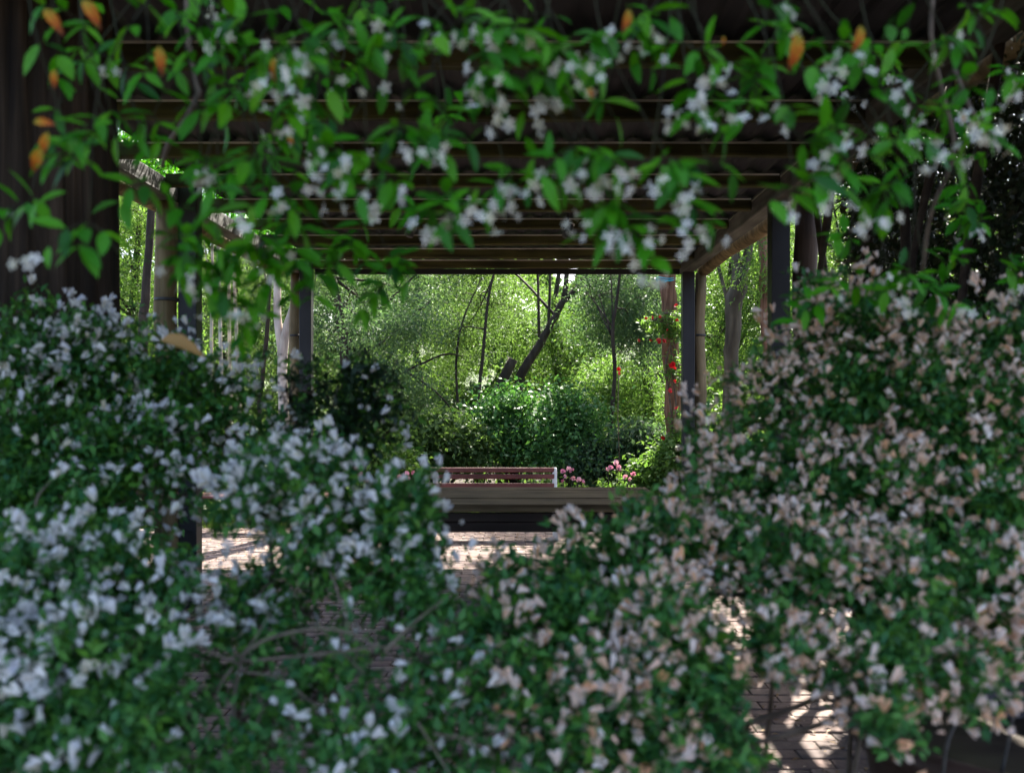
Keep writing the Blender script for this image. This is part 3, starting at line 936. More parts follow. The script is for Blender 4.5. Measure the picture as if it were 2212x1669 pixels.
# the far wood: one mass
rng = np.random.default_rng(90)
npts = 120000
x = rng.uniform(-14, 16, npts)
yy = rng.uniform(26, 31, npts)
top = 7.2 + 1.2 * np.sin(x * 0.9) + 0.6 * np.sin(x * 2.3 + 1)
gap = np.exp(-((x - 1.25) / 0.75) ** 2)
top = top * (1 - gap) + 4.35 * gap
z = top * rng.random(npts) ** 0.8
cl = np.sin(x * 2.1 + 3 * np.sin(z * 1.3)) + np.sin(z * 2.7 + x)
keep = cl + rng.normal(size=npts) * 0.6 > -0.9
pos = np.stack([x, yy, z], 1)[keep]
far = scatter_mesh('far_wood', pos, rvec(rng, len(pos)), rvec(rng, len(pos)), rng.uniform(0.14, 0.30, len(pos)), leaf_template(0.38), M['t_mid'])
tag(far, 'hazy mass of distant trees closing the view', 'woodland', kind='stuff')

# low undergrowth behind the benches
rng = np.random.default_rng(92)
L = [(x, 13.4 + 0.5 * math.sin(x * 2.3), 0.22 + 0.1 * math.sin(x * 3.1), 0.5, 0.6, 0.32 + 0.08 * math.sin(x * 1.7)) for x in np.arange(-6.5, 7.0, 0.55)]
L += [(x, 15.8 + 0.8 * math.sin(x * 1.9), 0.5, 0.8, 0.9, 0.75 + 0.2 * math.sin(x * 2.7)) for x in np.arange(-8, 9.0, 0.9)]
tag(crown(rng, None, L, 1500, 26, 0.10, 0.065, 'mid', 0.3, 'undergrowth'), 'low leafy undergrowth along the back of the flower bed', 'undergrowth', kind='stuff')

# grass strip beyond the paving
rng = np.random.default_rng(91)
n = 26000
pos = np.stack([rng.uniform(-7, 7, n), 12.35 + rng.random(n) ** 1.3 * 3.5, np.full(n, -0.03)], 1)
ax = rvec(rng, n) * 0.5 + [0, 0, 1]
tag(scatter_mesh('grass', pos, ax, rvec(rng, n), rng.uniform(0.05, 0.14, n), leaf_template(0.06), M['grass']), 'short bright grass along the far edge of the paving', 'grass', kind='stuff')


# ------------------------------------------------------------------ climbing rose and geraniums
def rose_mesh(name, r, mat, petals=11, seed=0):
    rg = random.Random(seed)
    m = MB()
    for k in range(petals):
        a = k * 2.4
        rr_ = r * (0.35 + 0.65 * k / petals)
        h = r * (0.9 - 0.9 * k / petals)
        c, s = math.cos(a), math.sin(a)
        w = rr_ * 0.75
        vs = [(0, 0, -r * 0.3), (c * rr_ * .8 - s * w, s * rr_ * .8 + c * w, h * .6), (c * rr_ * 1.1, s * rr_ * 1.1, h), (c * rr_ * .8 + s * w, s * rr_ * .8 - c * w, h * .6)]
        m.add(vs, [(0, 1, 2, 3)], True)
    me = bpy.data.meshes.new(name)
    me.from_pydata(m.v, [], m.f)
    me.materials.append(mat)
    return me


rose_me = rose_mesh('rose_bloom', 0.036, M['rose'])
b0 = G(1470, 13.3)
rosebush = thing('climbing_rose', 'climbing rose with red blooms twined up the red-brown trunk', 'rose', b0)
m = MB()
for off in ((0, 0), (14, 40), (-12, 90)):
    m.tube([Vector(p) - b0 for p in curve([G(1475 + off[0], 13.3), P(1462 + off[0], 900, 13.35), P(1450 + off[0], 780, 13.35), P(1446 - off[0], 680 + off[1] * .3, 13.3), P(1415 + off[0], 690, 13.2)], 14)], 0.012, 6)
m.build('stem', M['twig'], rosebush)
L = [W(1430, 700, 13.3, .24, .13, .15), W(1462, 700, 13.25, .14, .25, .12), W(1455, 800, 13.3, .1, .25, .1), W(1465, 920, 13.3, .14, .3, .12), W(1400, 695, 13.2, .12, .08, .1)]
crown(np.random.default_rng(8), rosebush, [(l[0] - b0.x, l[1] - b0.y, l[2], *l[3:]) for l in L], 130, 14, 0.06, 0.05, 'bright', 0.32, 'foliage')
for i, (px, py, s) in enumerate([(1395, 688, .7), (1408, 686, .7), (1426, 684, .8), (1462, 692, .7), (1422, 736, 1.2), (1436, 735, 1.3), (1405, 734, .8), (1452, 788, 1.3), (1456, 796, 1.0), (1456, 824, 1.0), (1448, 843, 1.0), (1336, 797, .8), (1336, 806, .8), (1380, 735, .6), (1432, 945, .9), (1440, 990, .9), (1450, 992, .8), (1402, 1005, .8), (1460, 660, .8), (1440, 712, .7), (1460, 880, .8)]):
    o = link_mesh('bloom', rose_me, None, rosebush)
    o.location = P(px, py, 13.05) - b0
    o.scale = (s, s, s)
    o.rotation_euler = (R(60) + i * .3, i * 1.1, i * 2.0)
m = MB()
m.tube([P(1338, 1000, 13.1) - b0, P(1334, 900, 13.1) - b0, P(1336, 800, 13.1) - b0], 0.006, 5)
m.build('stem', M['twig'], rosebush)

ger_me = rose_mesh('geranium_bloom', 0.037, M['geranium'], 9)
k = 0
for (lab, px, py, spots) in [
    ('pink geranium beside the white end frame of the red bench', 1225, 1040, [(1215, 1018), (1228, 1012), (1222, 1028), (1238, 1032), (1213, 1038), (1250, 1036), (1234, 1016), (1258, 1040)]),
    ('pink geranium midway between the red bench and the far right post', 1335, 1035, [(1318, 1010), (1335, 1008), (1340, 1012), (1368, 1022), (1358, 1034), (1330, 999), (1350, 1030), (1310, 1014)]),
    ('pink geranium with few heads, left of the red bench', 870, 1030, [(862, 1030), (878, 1022), (884, 1032), (872, 1038), (890, 1020)]),
    ('small magenta geranium at the left end of the flower bed', 780, 1035, [(775, 1028), (790, 1038), (783, 1022), (768, 1012)]),
]:
    d = 12.75
    b = G(px, d)
    t = thing('geranium', lab, 'geranium', b, 'geraniums in the bed behind the bench')
    rng = np.random.default_rng(100 + k)
    crown(rng, t, [(0, 0, 0.28, .3, .2, .26)], 60, 18, .07, .06, 'bright', 0.4, 'foliage')
    m = MB()
    for i, (x, y) in enumerate(spots):
        p = P(x, y, d - 0.1) - b
        m.tube([(p.x * .3, 0.05, 0.0), (p.x * .7, 0.0, p.z * .6), p], 0.006, 5)
        o = link_mesh('bloom', ger_me, None, t)
        o.location = p
        o.rotation_euler = (R(50), i, i * 2.0)
        o.scale = (1.1, 1.1, 1.1)
    m.build('stem', M['stem_green'], t)
    k += 1

# blue ribbon round the rose trunk
m = MB()
c = P(1438, 606, 13.6)
ring = [c + Vector((math.cos(a) * 0.128, math.sin(a) * 0.128, 0.02 * math.sin(a * 2 + 1) + 0.012 * math.cos(a))) for a in np.linspace(0, 2 * math.pi, 25)]
m.tube(ring, 0.008, 6, cap=False)
m.tube([p + Vector((0.003 * 0, 0, 0.03)) for p in ring], 0.006, 6, cap=False)
m.tube([ring[18], ring[18] + Vector((-0.05, -0.06, -0.03)), ring[18] + Vector((-0.1, -0.07, -0.015))], 0.006, 6)
tag(m.build('ribbon', M['blue_tape']), 'blue ribbon tied round the red-brown trunk above the roses', 'ribbon')

# ------------------------------------------------------------------ creeper curtain on the right side
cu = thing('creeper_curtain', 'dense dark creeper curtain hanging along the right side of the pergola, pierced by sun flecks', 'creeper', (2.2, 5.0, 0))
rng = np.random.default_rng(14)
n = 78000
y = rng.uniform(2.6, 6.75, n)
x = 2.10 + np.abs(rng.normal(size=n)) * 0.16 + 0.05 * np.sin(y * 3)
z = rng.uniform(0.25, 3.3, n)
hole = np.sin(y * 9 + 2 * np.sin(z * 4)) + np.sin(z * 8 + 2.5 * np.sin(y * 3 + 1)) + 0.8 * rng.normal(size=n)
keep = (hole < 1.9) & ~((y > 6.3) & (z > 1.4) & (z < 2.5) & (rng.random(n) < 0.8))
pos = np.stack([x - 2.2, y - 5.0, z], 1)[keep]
ax = rvec(rng, len(pos)) + [0, 0, -0.7]
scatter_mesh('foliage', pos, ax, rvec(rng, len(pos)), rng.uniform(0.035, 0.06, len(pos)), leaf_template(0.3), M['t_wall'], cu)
rg = random.Random(15)
for k in range(9):
    y0 = 2.9 + k * 0.5
    pts = curve([(rg.uniform(-.1, .15), y0 - 5 + rg.uniform(-.2, .2), 0), (rg.uniform(-.2, .1), y0 - 5 + rg.uniform(-.3, .3), 1.0), (rg.uniform(-.25, .05), y0 - 5 + rg.uniform(-.35, .35), 2.0), (rg.uniform(-.2, .1), y0 - 5 + rg.uniform(-.3, .3), 3.2)], 16)
    m = MB()
    m.tube(pts, [rg.uniform(.018, .03) for _ in pts], 7, ridge=.1, seed=k)
    m.build('woody_stem', M['twig_dark'], cu)

coil = MB()
cc = P(1800, 412, 6.6)
for k, r in enumerate((0.08, 0.084, 0.077)):
    coil.tube([cc + Vector((r * math.cos(a), 0.012 * k, r * math.sin(a))) for a in np.linspace(0, 2 * math.pi, 33)], 0.0035, 6, cap=False)
tag(coil.build('wire_coil', M['wire']), 'small coil of grey wire hanging beside the near right post', 'wire coil')

# mostly hidden shrubs added down the open left side to shade the floor
for i, (x, y, lab) in enumerate(((-3.6, 5.2, 'broad dark shrub added to shade the open side behind the massive trunk'), (-3.5, 7.0, 'dark shrub added for shade at the foot of the near left post, behind the white azalea'))):
    b = Vector((x, y, 0))
    t = thing('shrub', lab, 'shrub', b, 'added shrubs shading the open side')
    L = [(0, 0, .6, .6, .7, .55), (0.2, .5, .5, .5, .5, .5), (-.2, -.5, .7, .5, .6, .6), (0.1, -.1, 1.05, .5, .6, .35)]
    crown(np.random.default_rng(300 + i), t, L, 300, 26, .11, .07, 'dark', .3, 'foliage')
    m = MB()
    for l in L:
        m.tube(curve([(0, 0, 0), (l[0] * .5, l[1] * .5, l[2] * .5), l[:3]], 6), [.025, .022, .02, .018, .015, .012, .01], 6)
    m.build('stem', M['bark'], t)

# ------------------------------------------------------------------ azaleas
def floret(open_=1.0, length=0.042):
    vs, fs = [], []
    length *= 0.62
    open_ *= 0.5
    for k in range(5):
        a = 2 * math.pi * k / 5 + 0.1 * k
        def q(r, da, z):
            return (z, r * math.cos(a + da), r * math.sin(a + da))
        b = len(vs)
        r1, r2 = 0.0045 + 0.005 * open_, 0.0045 + 0.014 * open_
        vs += [q(0.003, 0, 0), q(r1, -0.6, length * .55), q(r2 * .9, -0.42, length * .9), q(r2 * 1.08, 0.05, length * (1.0 + .12 * math.sin(k * 2))), q(r2 * .9, 0.45, length * .88), q(r1, 0.62, length * .55)]
        fs += [(b, b + 1, b + 2, b + 3), (b, b + 3, b + 4, b + 5)]
    return np.array(vs), fs


FL = [floret(1.0, 0.036), floret(0.75, 0.042), floret(0.35, 0.047), floret(0.55, 0.045)]
AZL = leaf_template(0.24, 0.12, 0.18)
AZL2 = leaf_template(0.2, 0.15, 0.3)


def azalea(name, label, base, lumps, nflower, ntwig, colour, seed, new_frac=0.12, stems=None, unlit_lumps=(), az_scale=1.0, group='azaleas in the foreground', up_bias=0.5, leaf_len=0.027):
    """lumps: (px, py, depth, rx px, ry px, flower weight, leaf weight)"""
    base = Vector(base)
    rng = np.random.default_rng(seed)
    t = thing(name, label, 'azalea', base, group)
    LL = []
    for (px, py, d, rx, ry, fw, lw) in lumps:
        p = P(px, py, d) - base
        LL.append((p.x, p.y, p.z, rx / F * d, max(0.22, 0.5 * (rx + ry) / F * d * 0.7), ry / F * d, fw, lw))
    LL = np.array(LL)
    area = LL[:, 3] * LL[:, 5]

    def shell(n, wcol, lo):
        wgt = area * LL[:, wcol]
        pick = rng.choice(len(LL), n, p=wgt / wgt.sum())
        d = rvec(rng, n)
        d[:, 1] = -np.abs(d[:, 1]) * np.where(rng.random(n) < 0.85, 1, -1)   # most of it on the side that gets the light
        r = rng.uniform(lo, 1.0, n) ** 0.6
        wob = 1 + 0.22 * np.sin(d[:, 0] * 7 + pick) + 0.18 * np.sin(d[:, 2] * 9 + 2 * pick)
        wob = wob * np.where(rng.random(n) < 0.2, rng.uniform(1.0, 1.42, n), 1.0)
        return LL[pick, :3] + d * LL[pick, 3:6] * (r * wob)[:, None], d, pick

    # leaf rosettes at twig ends
    c, d, pick = shell(ntwig, 7, 0.12)
    k = rng.integers(5, 9, ntwig)
    idx = np.repeat(np.arange(ntwig), k)
    n = len(idx)
    ax = d[idx] * 0.55 + rvec(rng, n) * 0.9 + [0, 0, 0.25]
    pos = c[idx] + rng.normal(size=(n, 3)) * 0.012
    up = rvec(rng, n) * 0.5 + [0, -0.3, 1.0]
    size = rng.uniform(leaf_len * 0.65, leaf_len * 1.35, n)
    isnew = (rng.random(ntwig) < new_frac)[idx]
    isdark = np.isin(pick, list(unlit_lumps))[idx]
    # the 300 leaves nearest the eye are pieces of their own
    norm = ~isnew & ~isdark
    dist = np.where(norm, (pos + np.array(base))[:, 1] - 0.25 * d[idx][:, 1] * 0 - rng.random(n) * 0.25, 99)
    front = np.argsort(dist)[:300]
    single = np.zeros(n, bool)
    single[front] = True
    lme = [template_mesh('azalea_leaf', tm, M['az_leaf']) for tm in (AZL, AZL2)]
    for i in front:
        o = link_mesh('leaf', lme[i % 2], None, t)
        o.matrix_local = frame_matrix(Vector(pos[i]), ax[i], up[i], float(size[i]))
    for msk, mt, nm in ((norm & ~single, 'az_leaf_mass', 'foliage'), (isnew, 'az_new', 'new_foliage'), (isdark & ~isnew, 'az_unlit', 'shaded_foliage')):
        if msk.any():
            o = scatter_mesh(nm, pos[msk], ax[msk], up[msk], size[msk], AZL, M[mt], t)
            o['kind'] = 'stuff'
    # blossoms in twos to fours
    nc = int(nflower / 2.6)
    c, d, pick = shell(nc * 3, 6, 0.6)
    patch = np.sin(c[:, 0] * 17 + 2 * np.sin(c[:, 2] * 11 + seed)) + np.sin(c[:, 2] * 19 + 1.7 * np.sin(c[:, 0] * 9)) + rng.normal(size=nc * 3) * 0.9
    best = np.argsort(-patch)[:int(nc * 2.1)]
    best = rng.permutation(best)[:nc]
    c, d, pick = c[best], d[best], pick[best]
    k = rng.integers(1, 4, nc)
    idx = np.repeat(np.arange(nc), k)
    n = len(idx)
    ax = d[idx] * 0.6 + rvec(rng, n) * 0.9 + [0, -0.15, up_bias]
    axn = ax / np.linalg.norm(ax, axis=1, keepdims=True)
    pos = c[idx] + rng.normal(size=(n, 3)) * 0.016 + d[idx] * 0.015
    size = rng.uniform(0.55, 1.25, n) * az_scale
    up = rvec(rng, n)
    order = np.argsort(pos[:, 1] - rng.random(n) * 0.2)
    fme = [template_mesh('azalea_blossom', tm, M[colour + '_fl']) for tm in FL]
    for i in order[:300]:
        o = link_mesh('blossom', fme[int(i) % 4], None, t)
        o.matrix_local = frame_matrix(Vector(pos[i]), axn[i], up[i], float(size[i]))
    r = order[300:]
    if len(r):
        o = scatter_mesh('blossom_mass', pos[r], axn[r], up[r], size[r], FL[1], M[colour + '_fl_mass'], t)
        o['kind'] = 'stuff'
    # twigs from the stems to the lumps
    rg = random.Random(seed)
    prev_hub = None
    for li, l in enumerate(LL):
        m = MB()
        o0 = Vector((rg.uniform(-.08, .08) + l[0] * 0.55, rg.uniform(-.05, .05) + l[1] * 0.4, 0))
        hub = Vector((l[0] * 0.75, l[1] * 0.8 + 0.05, l[2] - l[5] * 0.6))
        if li % 4 and prev_hub is not None:
            o0 = prev_hub
        prev_hub = hub
        m.tube(curve([o0, o0.lerp(hub, .5) + Vector((rg.uniform(-.1, .1), rg.uniform(-.1, .1), 0)), hub], 8), [.008, .0078, .0075, .007, .0068, .0065, .006, .0055, .005], 7)
        for q in range(10):
            dd = rvec(rng, 1)[0]
            e = Vector(l[:3]) + Vector(dd * l[3:6] * rng.uniform(.5, .95))
            mid = hub.lerp(e, .5) + Vector((rg.uniform(-.05, .05), rg.uniform(-.05, .05), rg.uniform(-.03, .05)))
            m.tube(curve([hub, mid, e], 6), [.005, .0045, .004, .0035, .003, .0025, .002], 5)
        m.build('branch', M['twig'], t)
    for (pts, r0, r1) in (stems or ()):
        m = MB()
        path = curve([P(p[0], p[1], p[2] - 0.15) - base + Vector((rg.gauss(0, .006), 0, rg.gauss(0, .006))) for p in pts], 14)
        m.tube(path, [0.42 * lerp(r0, r1 * .6, i / 14) for i in range(15)], 8, ridge=.06, seed=len(pts))
        m.build('branch', M['twig_pale'], t)
    return t


azalea('azalea', 'white azalea growing up against the massive trunk, with a leafy end coloured dark as unlit', (-0.9, 3.0, 0),
       [(60, 790, 2.9, 160, 130, 1.2, 1), (230, 800, 2.95, 130, 130, 1.2, 1.1), (400, 850, 3.0, 150, 120, 1.0, 1.2), (110, 960, 2.8, 180, 120, 0.35, 1.0),
        (300, 990, 2.85, 170, 110, 0.8, 1.0), (480, 890, 3.1, 110, 100, 0.35, .28), (540, 970, 3.0, 120, 70, .5, .28), (670, 835, 3.1, 100, 65, .06, .55), (790, 850, 3.15, 80, 90, .08, 1.3),
        (770, 930, 3.1, 100, 80, .2, 1.2), (650, 930, 3.1, 90, 60, .25, .35), (120, 1100, 2.7, 260, 90, 0.25, 1.1)],
       1500, 3100, 'white', 201, new_frac=0.22, unlit_lumps=(7, 8, 9))
azalea('azalea', 'low white azalea in front of the sunlit bricks, with bare grey forking branches', (-0.6, 2.2, 0),
       [(90, 1230, 2.2, 150, 110, 1.3, 1), (270, 1230, 2.25, 130, 100, 1.2, 1), (60, 1400, 2.05, 150, 120, 1.2, 1), (260, 1400, 2.05, 170, 120, 1.2, 1), (110, 1560, 1.95, 180, 110, 1.0, 1.0), (330, 1540, 1.95, 150, 110, .8, 1.0),
        (570, 1060, 2.5, 90, 90, 1.3, .8), (690, 1040, 2.45, 110, 80, 1.5, .8), (560, 1270, 2.4, 140, 55, 1.2, .6), (720, 1180, 2.4, 110, 90, 1.0, 1.0), (870, 1110, 2.4, 90, 90, 1.0, 1.1), (860, 1230, 2.35, 120, 80, .7, 1.1),
        (790, 1600, 1.95, 100, 80, 1.0, .8), (640, 1530, 2.0, 100, 60, .1, .45), (760, 1420, 2.1, 100, 60, .15, .5), (560, 1620, 1.95, 110, 60, .15, .6), (920, 1530, 2.05, 80, 120, .5, .6), (1010, 1420, 2.15, 70, 80, .5, .4), (1020, 1640, 2.0, 90, 60, .3, .5), (600, 1330, 2.3, 120, 50, .25, .3), (520, 1420, 2.25, 130, 90, .12, .3), (660, 1460, 2.2, 110, 60, .1, .35), (930, 1320, 2.3, 70, 60, .3, .5)],
       2000, 3500, 'white', 202, new_frac=0.16,
       stems=[([(515, 1640, 2.1), (505, 1520, 2.15), (520, 1440, 2.15), (520, 1420, 2.15)], .012, .014),
              ([(520, 1425, 2.15), (580, 1385, 2.15), (680, 1365, 2.1), (760, 1370, 2.1), (820, 1400, 2.05)], .011, .007),
              ([(520, 1440, 2.15), (640, 1415, 2.12), (780, 1405, 2.1), (860, 1390, 2.1)], .009, .006),
              ([(520, 1430, 2.15), (440, 1410, 2.15), (380, 1385, 2.15)], .009, .006),
              ([(525, 1445, 2.15), (600, 1465, 2.1), (650, 1500, 2.08), (690, 1530, 2.05)], .008, .005),
              ([(515, 1440, 2.15), (480, 1480, 2.12), (455, 1530, 2.1)], .007, .004),
              ([(830, 1410, 2.05), (890, 1350, 2.1), (950, 1290, 2.2)], .009, .006),
              ([(520, 1420, 2.15), (550, 1370, 2.2), (590, 1320, 2.25)], .006, .004),
              ([(720, 1240, 2.3), (745, 1310, 2.2), (755, 1375, 2.1)], .006, .005),
              ([(930, 1590, 2.0), (1000, 1600, 2.0), (1080, 1640, 2.0)], .006, .005),
              ([(905, 1560, 2.0), (950, 1620, 2.0), (970, 1680, 2.0)], .006, .006),
              ([(70, 1130, 2.4), (90, 1080, 2.4), (110, 1040, 2.5)], .008, .005)])
azalea('azalea', 'tall pink azalea massed in front of the near right post and the creeper curtain', (1.1, 2.9, 0),
       [(1800, 690, 2.9, 110, 100, 1.1, .7), (1960, 770, 2.8, 160, 110, 1.2, .9), (2130, 770, 2.75, 130, 110, 1.2, .9), (1690, 860, 2.9, 120, 110, 1.1, .65), (1850, 880, 2.75, 170, 110, 1.1, 1.1), (2080, 900, 2.65, 190, 130, 1.1, 1.1),
        (1550, 990, 2.85, 90, 100, .9, .45), (1680, 1030, 2.7, 150, 100, 1.2, 1.0), (1900, 1060, 2.6, 190, 110, 1.2, 1.1), (2110, 1100, 2.5, 170, 130, 1.2, 1.1)],
       3300, 3800, 'pink', 203, new_frac=0.10)
azalea('azalea', 'low spreading pink azalea with brown fading blooms above the brown planter', (0.6, 2.2, 0),
       [(1450, 1140, 2.6, 120, 70, 1.2, .9), (1330, 1190, 2.5, 130, 70, 1.1, .9), (1580, 1180, 2.5, 150, 80, 1.2, 1.0), (1780, 1220, 2.4, 170, 90, 1.2, 1.0), (2000, 1260, 2.3, 190, 100, 1.1, 1.0), (2150, 1260, 2.3, 120, 110, 1.0, 1.0), (1150, 1240, 2.45, 120, 50, .8, .9),
        (1080, 1350, 2.3, 90, 70, .6, .9), (1260, 1320, 2.3, 150, 80, .9, 1.0), (1420, 1330, 2.2, 120, 90, 1.1, .9), (1160, 1470, 2.1, 110, 90, .9, .9), (1330, 1470, 2.1, 130, 90, 1.0, 1.0), (1500, 1450, 2.1, 100, 90, 1.0, .9),
        (1400, 1590, 2.0, 160, 80, 1.0, .9), (1880, 1400, 2.15, 150, 90, 1.1, .9), (2030, 1430, 2.1, 90, 90, .8, .8), (1680, 1370, 2.2, 110, 70, .9, .8), (1880, 1520, 2.0, 60, 60, .7, .8), (1560, 1610, 1.95, 60, 70, .6, .8), (1200, 1600, 2.0, 90, 70, .35, .7), (1060, 1520, 2.1, 60, 80, .3, .35)],
       3300, 4300, 'pink', 204, new_frac=0.16,
       stems=[([(1190, 1680, 2.1), (1180, 1610, 2.1), (1150, 1560, 2.1)], .006, .004), ([(1170, 1640, 2.1), (1300, 1660, 2.05), (1420, 1700, 2.0)], .007, .006)])

# withered leaf on the white azalea
tan_t = leaf_template(0.2, 0.45, 0.4, True)
tan_me = template_mesh('tan_leaf', tan_t, M['tan_leaf'])
o = link_mesh('fallen_leaf', tan_me, None)
o.matrix_world = frame_matrix(P(345, 735, 2.35), (1, -0.2, -0.12), (0.1, -1, 0.9), 0.105)
tag(o, 'large tan withered leaf caught on top of the white azalea', 'leaf')

# ------------------------------------------------------------------ planter with wire hoops
pc = P(2255, 1600, 2.55)
pl = thing('planter', 'broad dark brown clay planter at the lower right corner', 'planter', (pc.x, pc.y, 0))
prof = [(0.20, 0.0), (0.26, 0.02), (0.36, 0.30), (0.42, 0.58), (0.44, 0.70), (0.475, 0.715), (0.48, 0.76), (0.45, 0.775), (0.42, 0.765), (0.41, 0.70), (0.40, 0.66)]
m = MB()
vs, fs = [], []
ns = 48
for (r, z) in prof:
    vs += [(r * math.cos(2 * math.pi * k / ns), r * math.sin(2 * math.pi * k / ns), z) for k in range(ns)]
for i in range(len(prof) - 1):
    for k in range(ns):
        a, b = i * ns + k, i * ns + (k + 1) % ns
        fs.append((a, b, b + ns, a + ns))
fs.append(tuple(range(ns))[::-1])
m.add(vs, fs, True)
m.build('bowl', M['clay'], pl)
m = MB()
m.add([(0.401 * math.cos(2 * math.pi * k / 24), 0.401 * math.sin(2 * math.pi * k / 24), 0.67 + 0.02 * math.sin(k * 2.1)) for k in range(24)] + [(0, 0, 0.7)], [(k, (k + 1) % 24, 24) for k in range(24)], True)
m.build('soil', M['soil'], pl)
hoop = MB()
p0 = Vector((pc.x, pc.y, 0))
hoop.tube(curve([P(2035, 1680, 2.25), P(2050, 1590, 2.25), P(2100, 1510, 2.3), P(2150, 1485, 2.35), P(2200, 1480, 2.4)], 20), 0.0045, 6)
hoop.tube(curve([P(2160, 1680, 2.3), P(2185, 1560, 2.3), P(2195, 1470, 2.3), P(2200, 1390, 2.35)], 16), 0.004, 6)
tag(hoop.build('wire_hoop', M['wire']), 'bent grey wire hoop standing in front of the brown planter', 'wire hoop')

# ------------------------------------------------------------------ star jasmine over the front edge
JL = [leaf_template(w, 0.16, dr, True) for w, dr in ((0.19, 0.12), (0.17, 0.3), (0.21, 0.2), (0.18, 0.42))]
JLS = leaf_template(0.19, 0.14, 0.2)


def jas_flower():
    vs, fs = [], []
    for k in range(5):
        a = 2 * math.pi * k / 5
        b = len(vs)
        def q(r, da, z):
            return (z, r * math.cos(a + da), r * math.sin(a + da))
        vs += [q(0.0018, -.5, .012), q(0.010, -.28, .0135), q(0.0165, .10, .012), q(0.0155, .48, .0145), q(0.008, .38, .0135), q(0.0018, .5, .012)]
        fs += [(b, b + 1, b + 2, b + 3), (b, b + 3, b + 4, b + 5)]
    b = len(vs)
    for k in range(5):
        a = 2 * math.pi * k / 5
        vs += [(0, .0012 * math.cos(a), .0012 * math.sin(a)), (.0125, .002 * math.cos(a), .002 * math.sin(a))]
    for k in range(5):
        i, j = b + 2 * k, b + 2 * ((k + 1) % 5)
        fs.append((i, j, j + 1, i + 1))
    return np.array(vs), fs


JF = jas_flower()
jl_me = [template_mesh('jasmine_leaf', t_, M['jas_leaf']) for t_ in JL]
ol_me = [template_mesh('orange_leaf', leaf_template(w, f_, d_, True), M['orange_leaf']) for w, f_, d_ in ((0.18, 0.5, 0.3), (0.22, 0.35, 0.5))]
jf_me = template_mesh('jasmine_flower', JF, M['jas_flower'])
jas = thing('jasmine', 'star jasmine hanging from the front of the pergola in leafy sprays with small white stars', 'jasmine', (0, 2.2, 3.3))
J0 = Vector((0, 2.2, 3.3))
rg = random.Random(77)
leaf_list, flower_list = [], []    # (spray, pos, axis, up, size)


def flower_cluster(spray, p, n):
    for _ in range(n):
        d = Vector((rg.gauss(0, 1), rg.gauss(-.5, .7), rg.gauss(-.25, .8))).normalized()
        q = p + Vector((rg.gauss(0, .014), rg.gauss(0, .010), rg.gauss(-.012, .014)))
        flower_list.append((spray, q, d, Vector((rg.gauss(0, 1), rg.gauss(0, 1), rg.gauss(0, 1))), rg.uniform(.6, .88)))


def leaf_pair(spray, p, t, size, only=None):
    t = t.normalized()
    a = Vector((rg.gauss(0, 1), rg.gauss(0, .5), rg.gauss(0, .4)))
    s = (a - t * a.dot(t)).normalized()
    for sg in (1, -1):
        if rg.random() < 0.3:
            continue
        ax = t * rg.uniform(.25, .8) + s * sg * rg.uniform(.7, 1.0) + Vector((0, -.1, -.25))
        up = Vector((rg.gauss(0, .3), -.55 + rg.gauss(0, .3), .9))
        leaf_list.append((spray, p + Vector((rg.gauss(0, .003), rg.gauss(0, .003), 0)), ax, up, size * rg.uniform(.75, 1.25)))


def clump(sp, p, t, fl, ntw):
    # a tuft: short side shoots with close leaf pairs, flowers hanging below
    for k in range(ntw):
        e = p + Vector((rg.uniform(-.06, .06), rg.uniform(-.05, .03), rg.uniform(-.055, .025)))
        tp = curve([p, p.lerp(e, .5) + Vector((0, 0, .01)), e], 4)
        mm = MB()
        mm.tube([q - J0 for q in tp], .0013, 4)
        mm.build('twig', M['stem_green'], sp)
        leaf_pair(sp, tp[2], tp[2] - tp[1], .058)
        leaf_pair(sp, e, tp[4] - tp[3], .056)
        if rg.random() < fl * .6:
            flower_cluster(sp, e + Vector((rg.uniform(-.02, .02), -.025, -.022)), rg.randint(2, 5))
    leaf_pair(sp, p, t, .062)


def make_spray(x, y, d, fl=0.5, drop=0.55, twigs=2, dens=1.0, lean=0.0, low=5):
    tip = P(x, y, d)
    start = Vector((tip.x + rg.uniform(-.38, .38) + lean, d + rg.uniform(0.1, .35), max(2.55, tip.z + drop)))
    mid = start.lerp(tip, .55) + Vector((rg.uniform(-.12, .12), rg.uniform(-.10, .02), rg.uniform(-.02, .05)))
    NP = 32
    path = curve([start, mid, tip], NP)
    m = MB()
    m.tube([p - J0 for p in path[::2]], [lerp(.0022, .0012, i / 16) for i in range(17)], 5)
    sp = m.build('spray', M['stem_green'], jas)
    ctr = []
    i = NP
    while i > 2:
        ctr.append(i)
        i -= rg.randint(*((4, 7) if dens > 1 else (6, 12)))
    for i in ctr:
        if path[i].z > EYE + 880 / F * path[i].y:
            break
        t = path[i] - path[i - 1]
        if i != NP and rg.random() < 0.42 and dens <= 1:
            continue
        clump(sp, path[i], t, fl, twigs if i == NP else 1)
    return sp


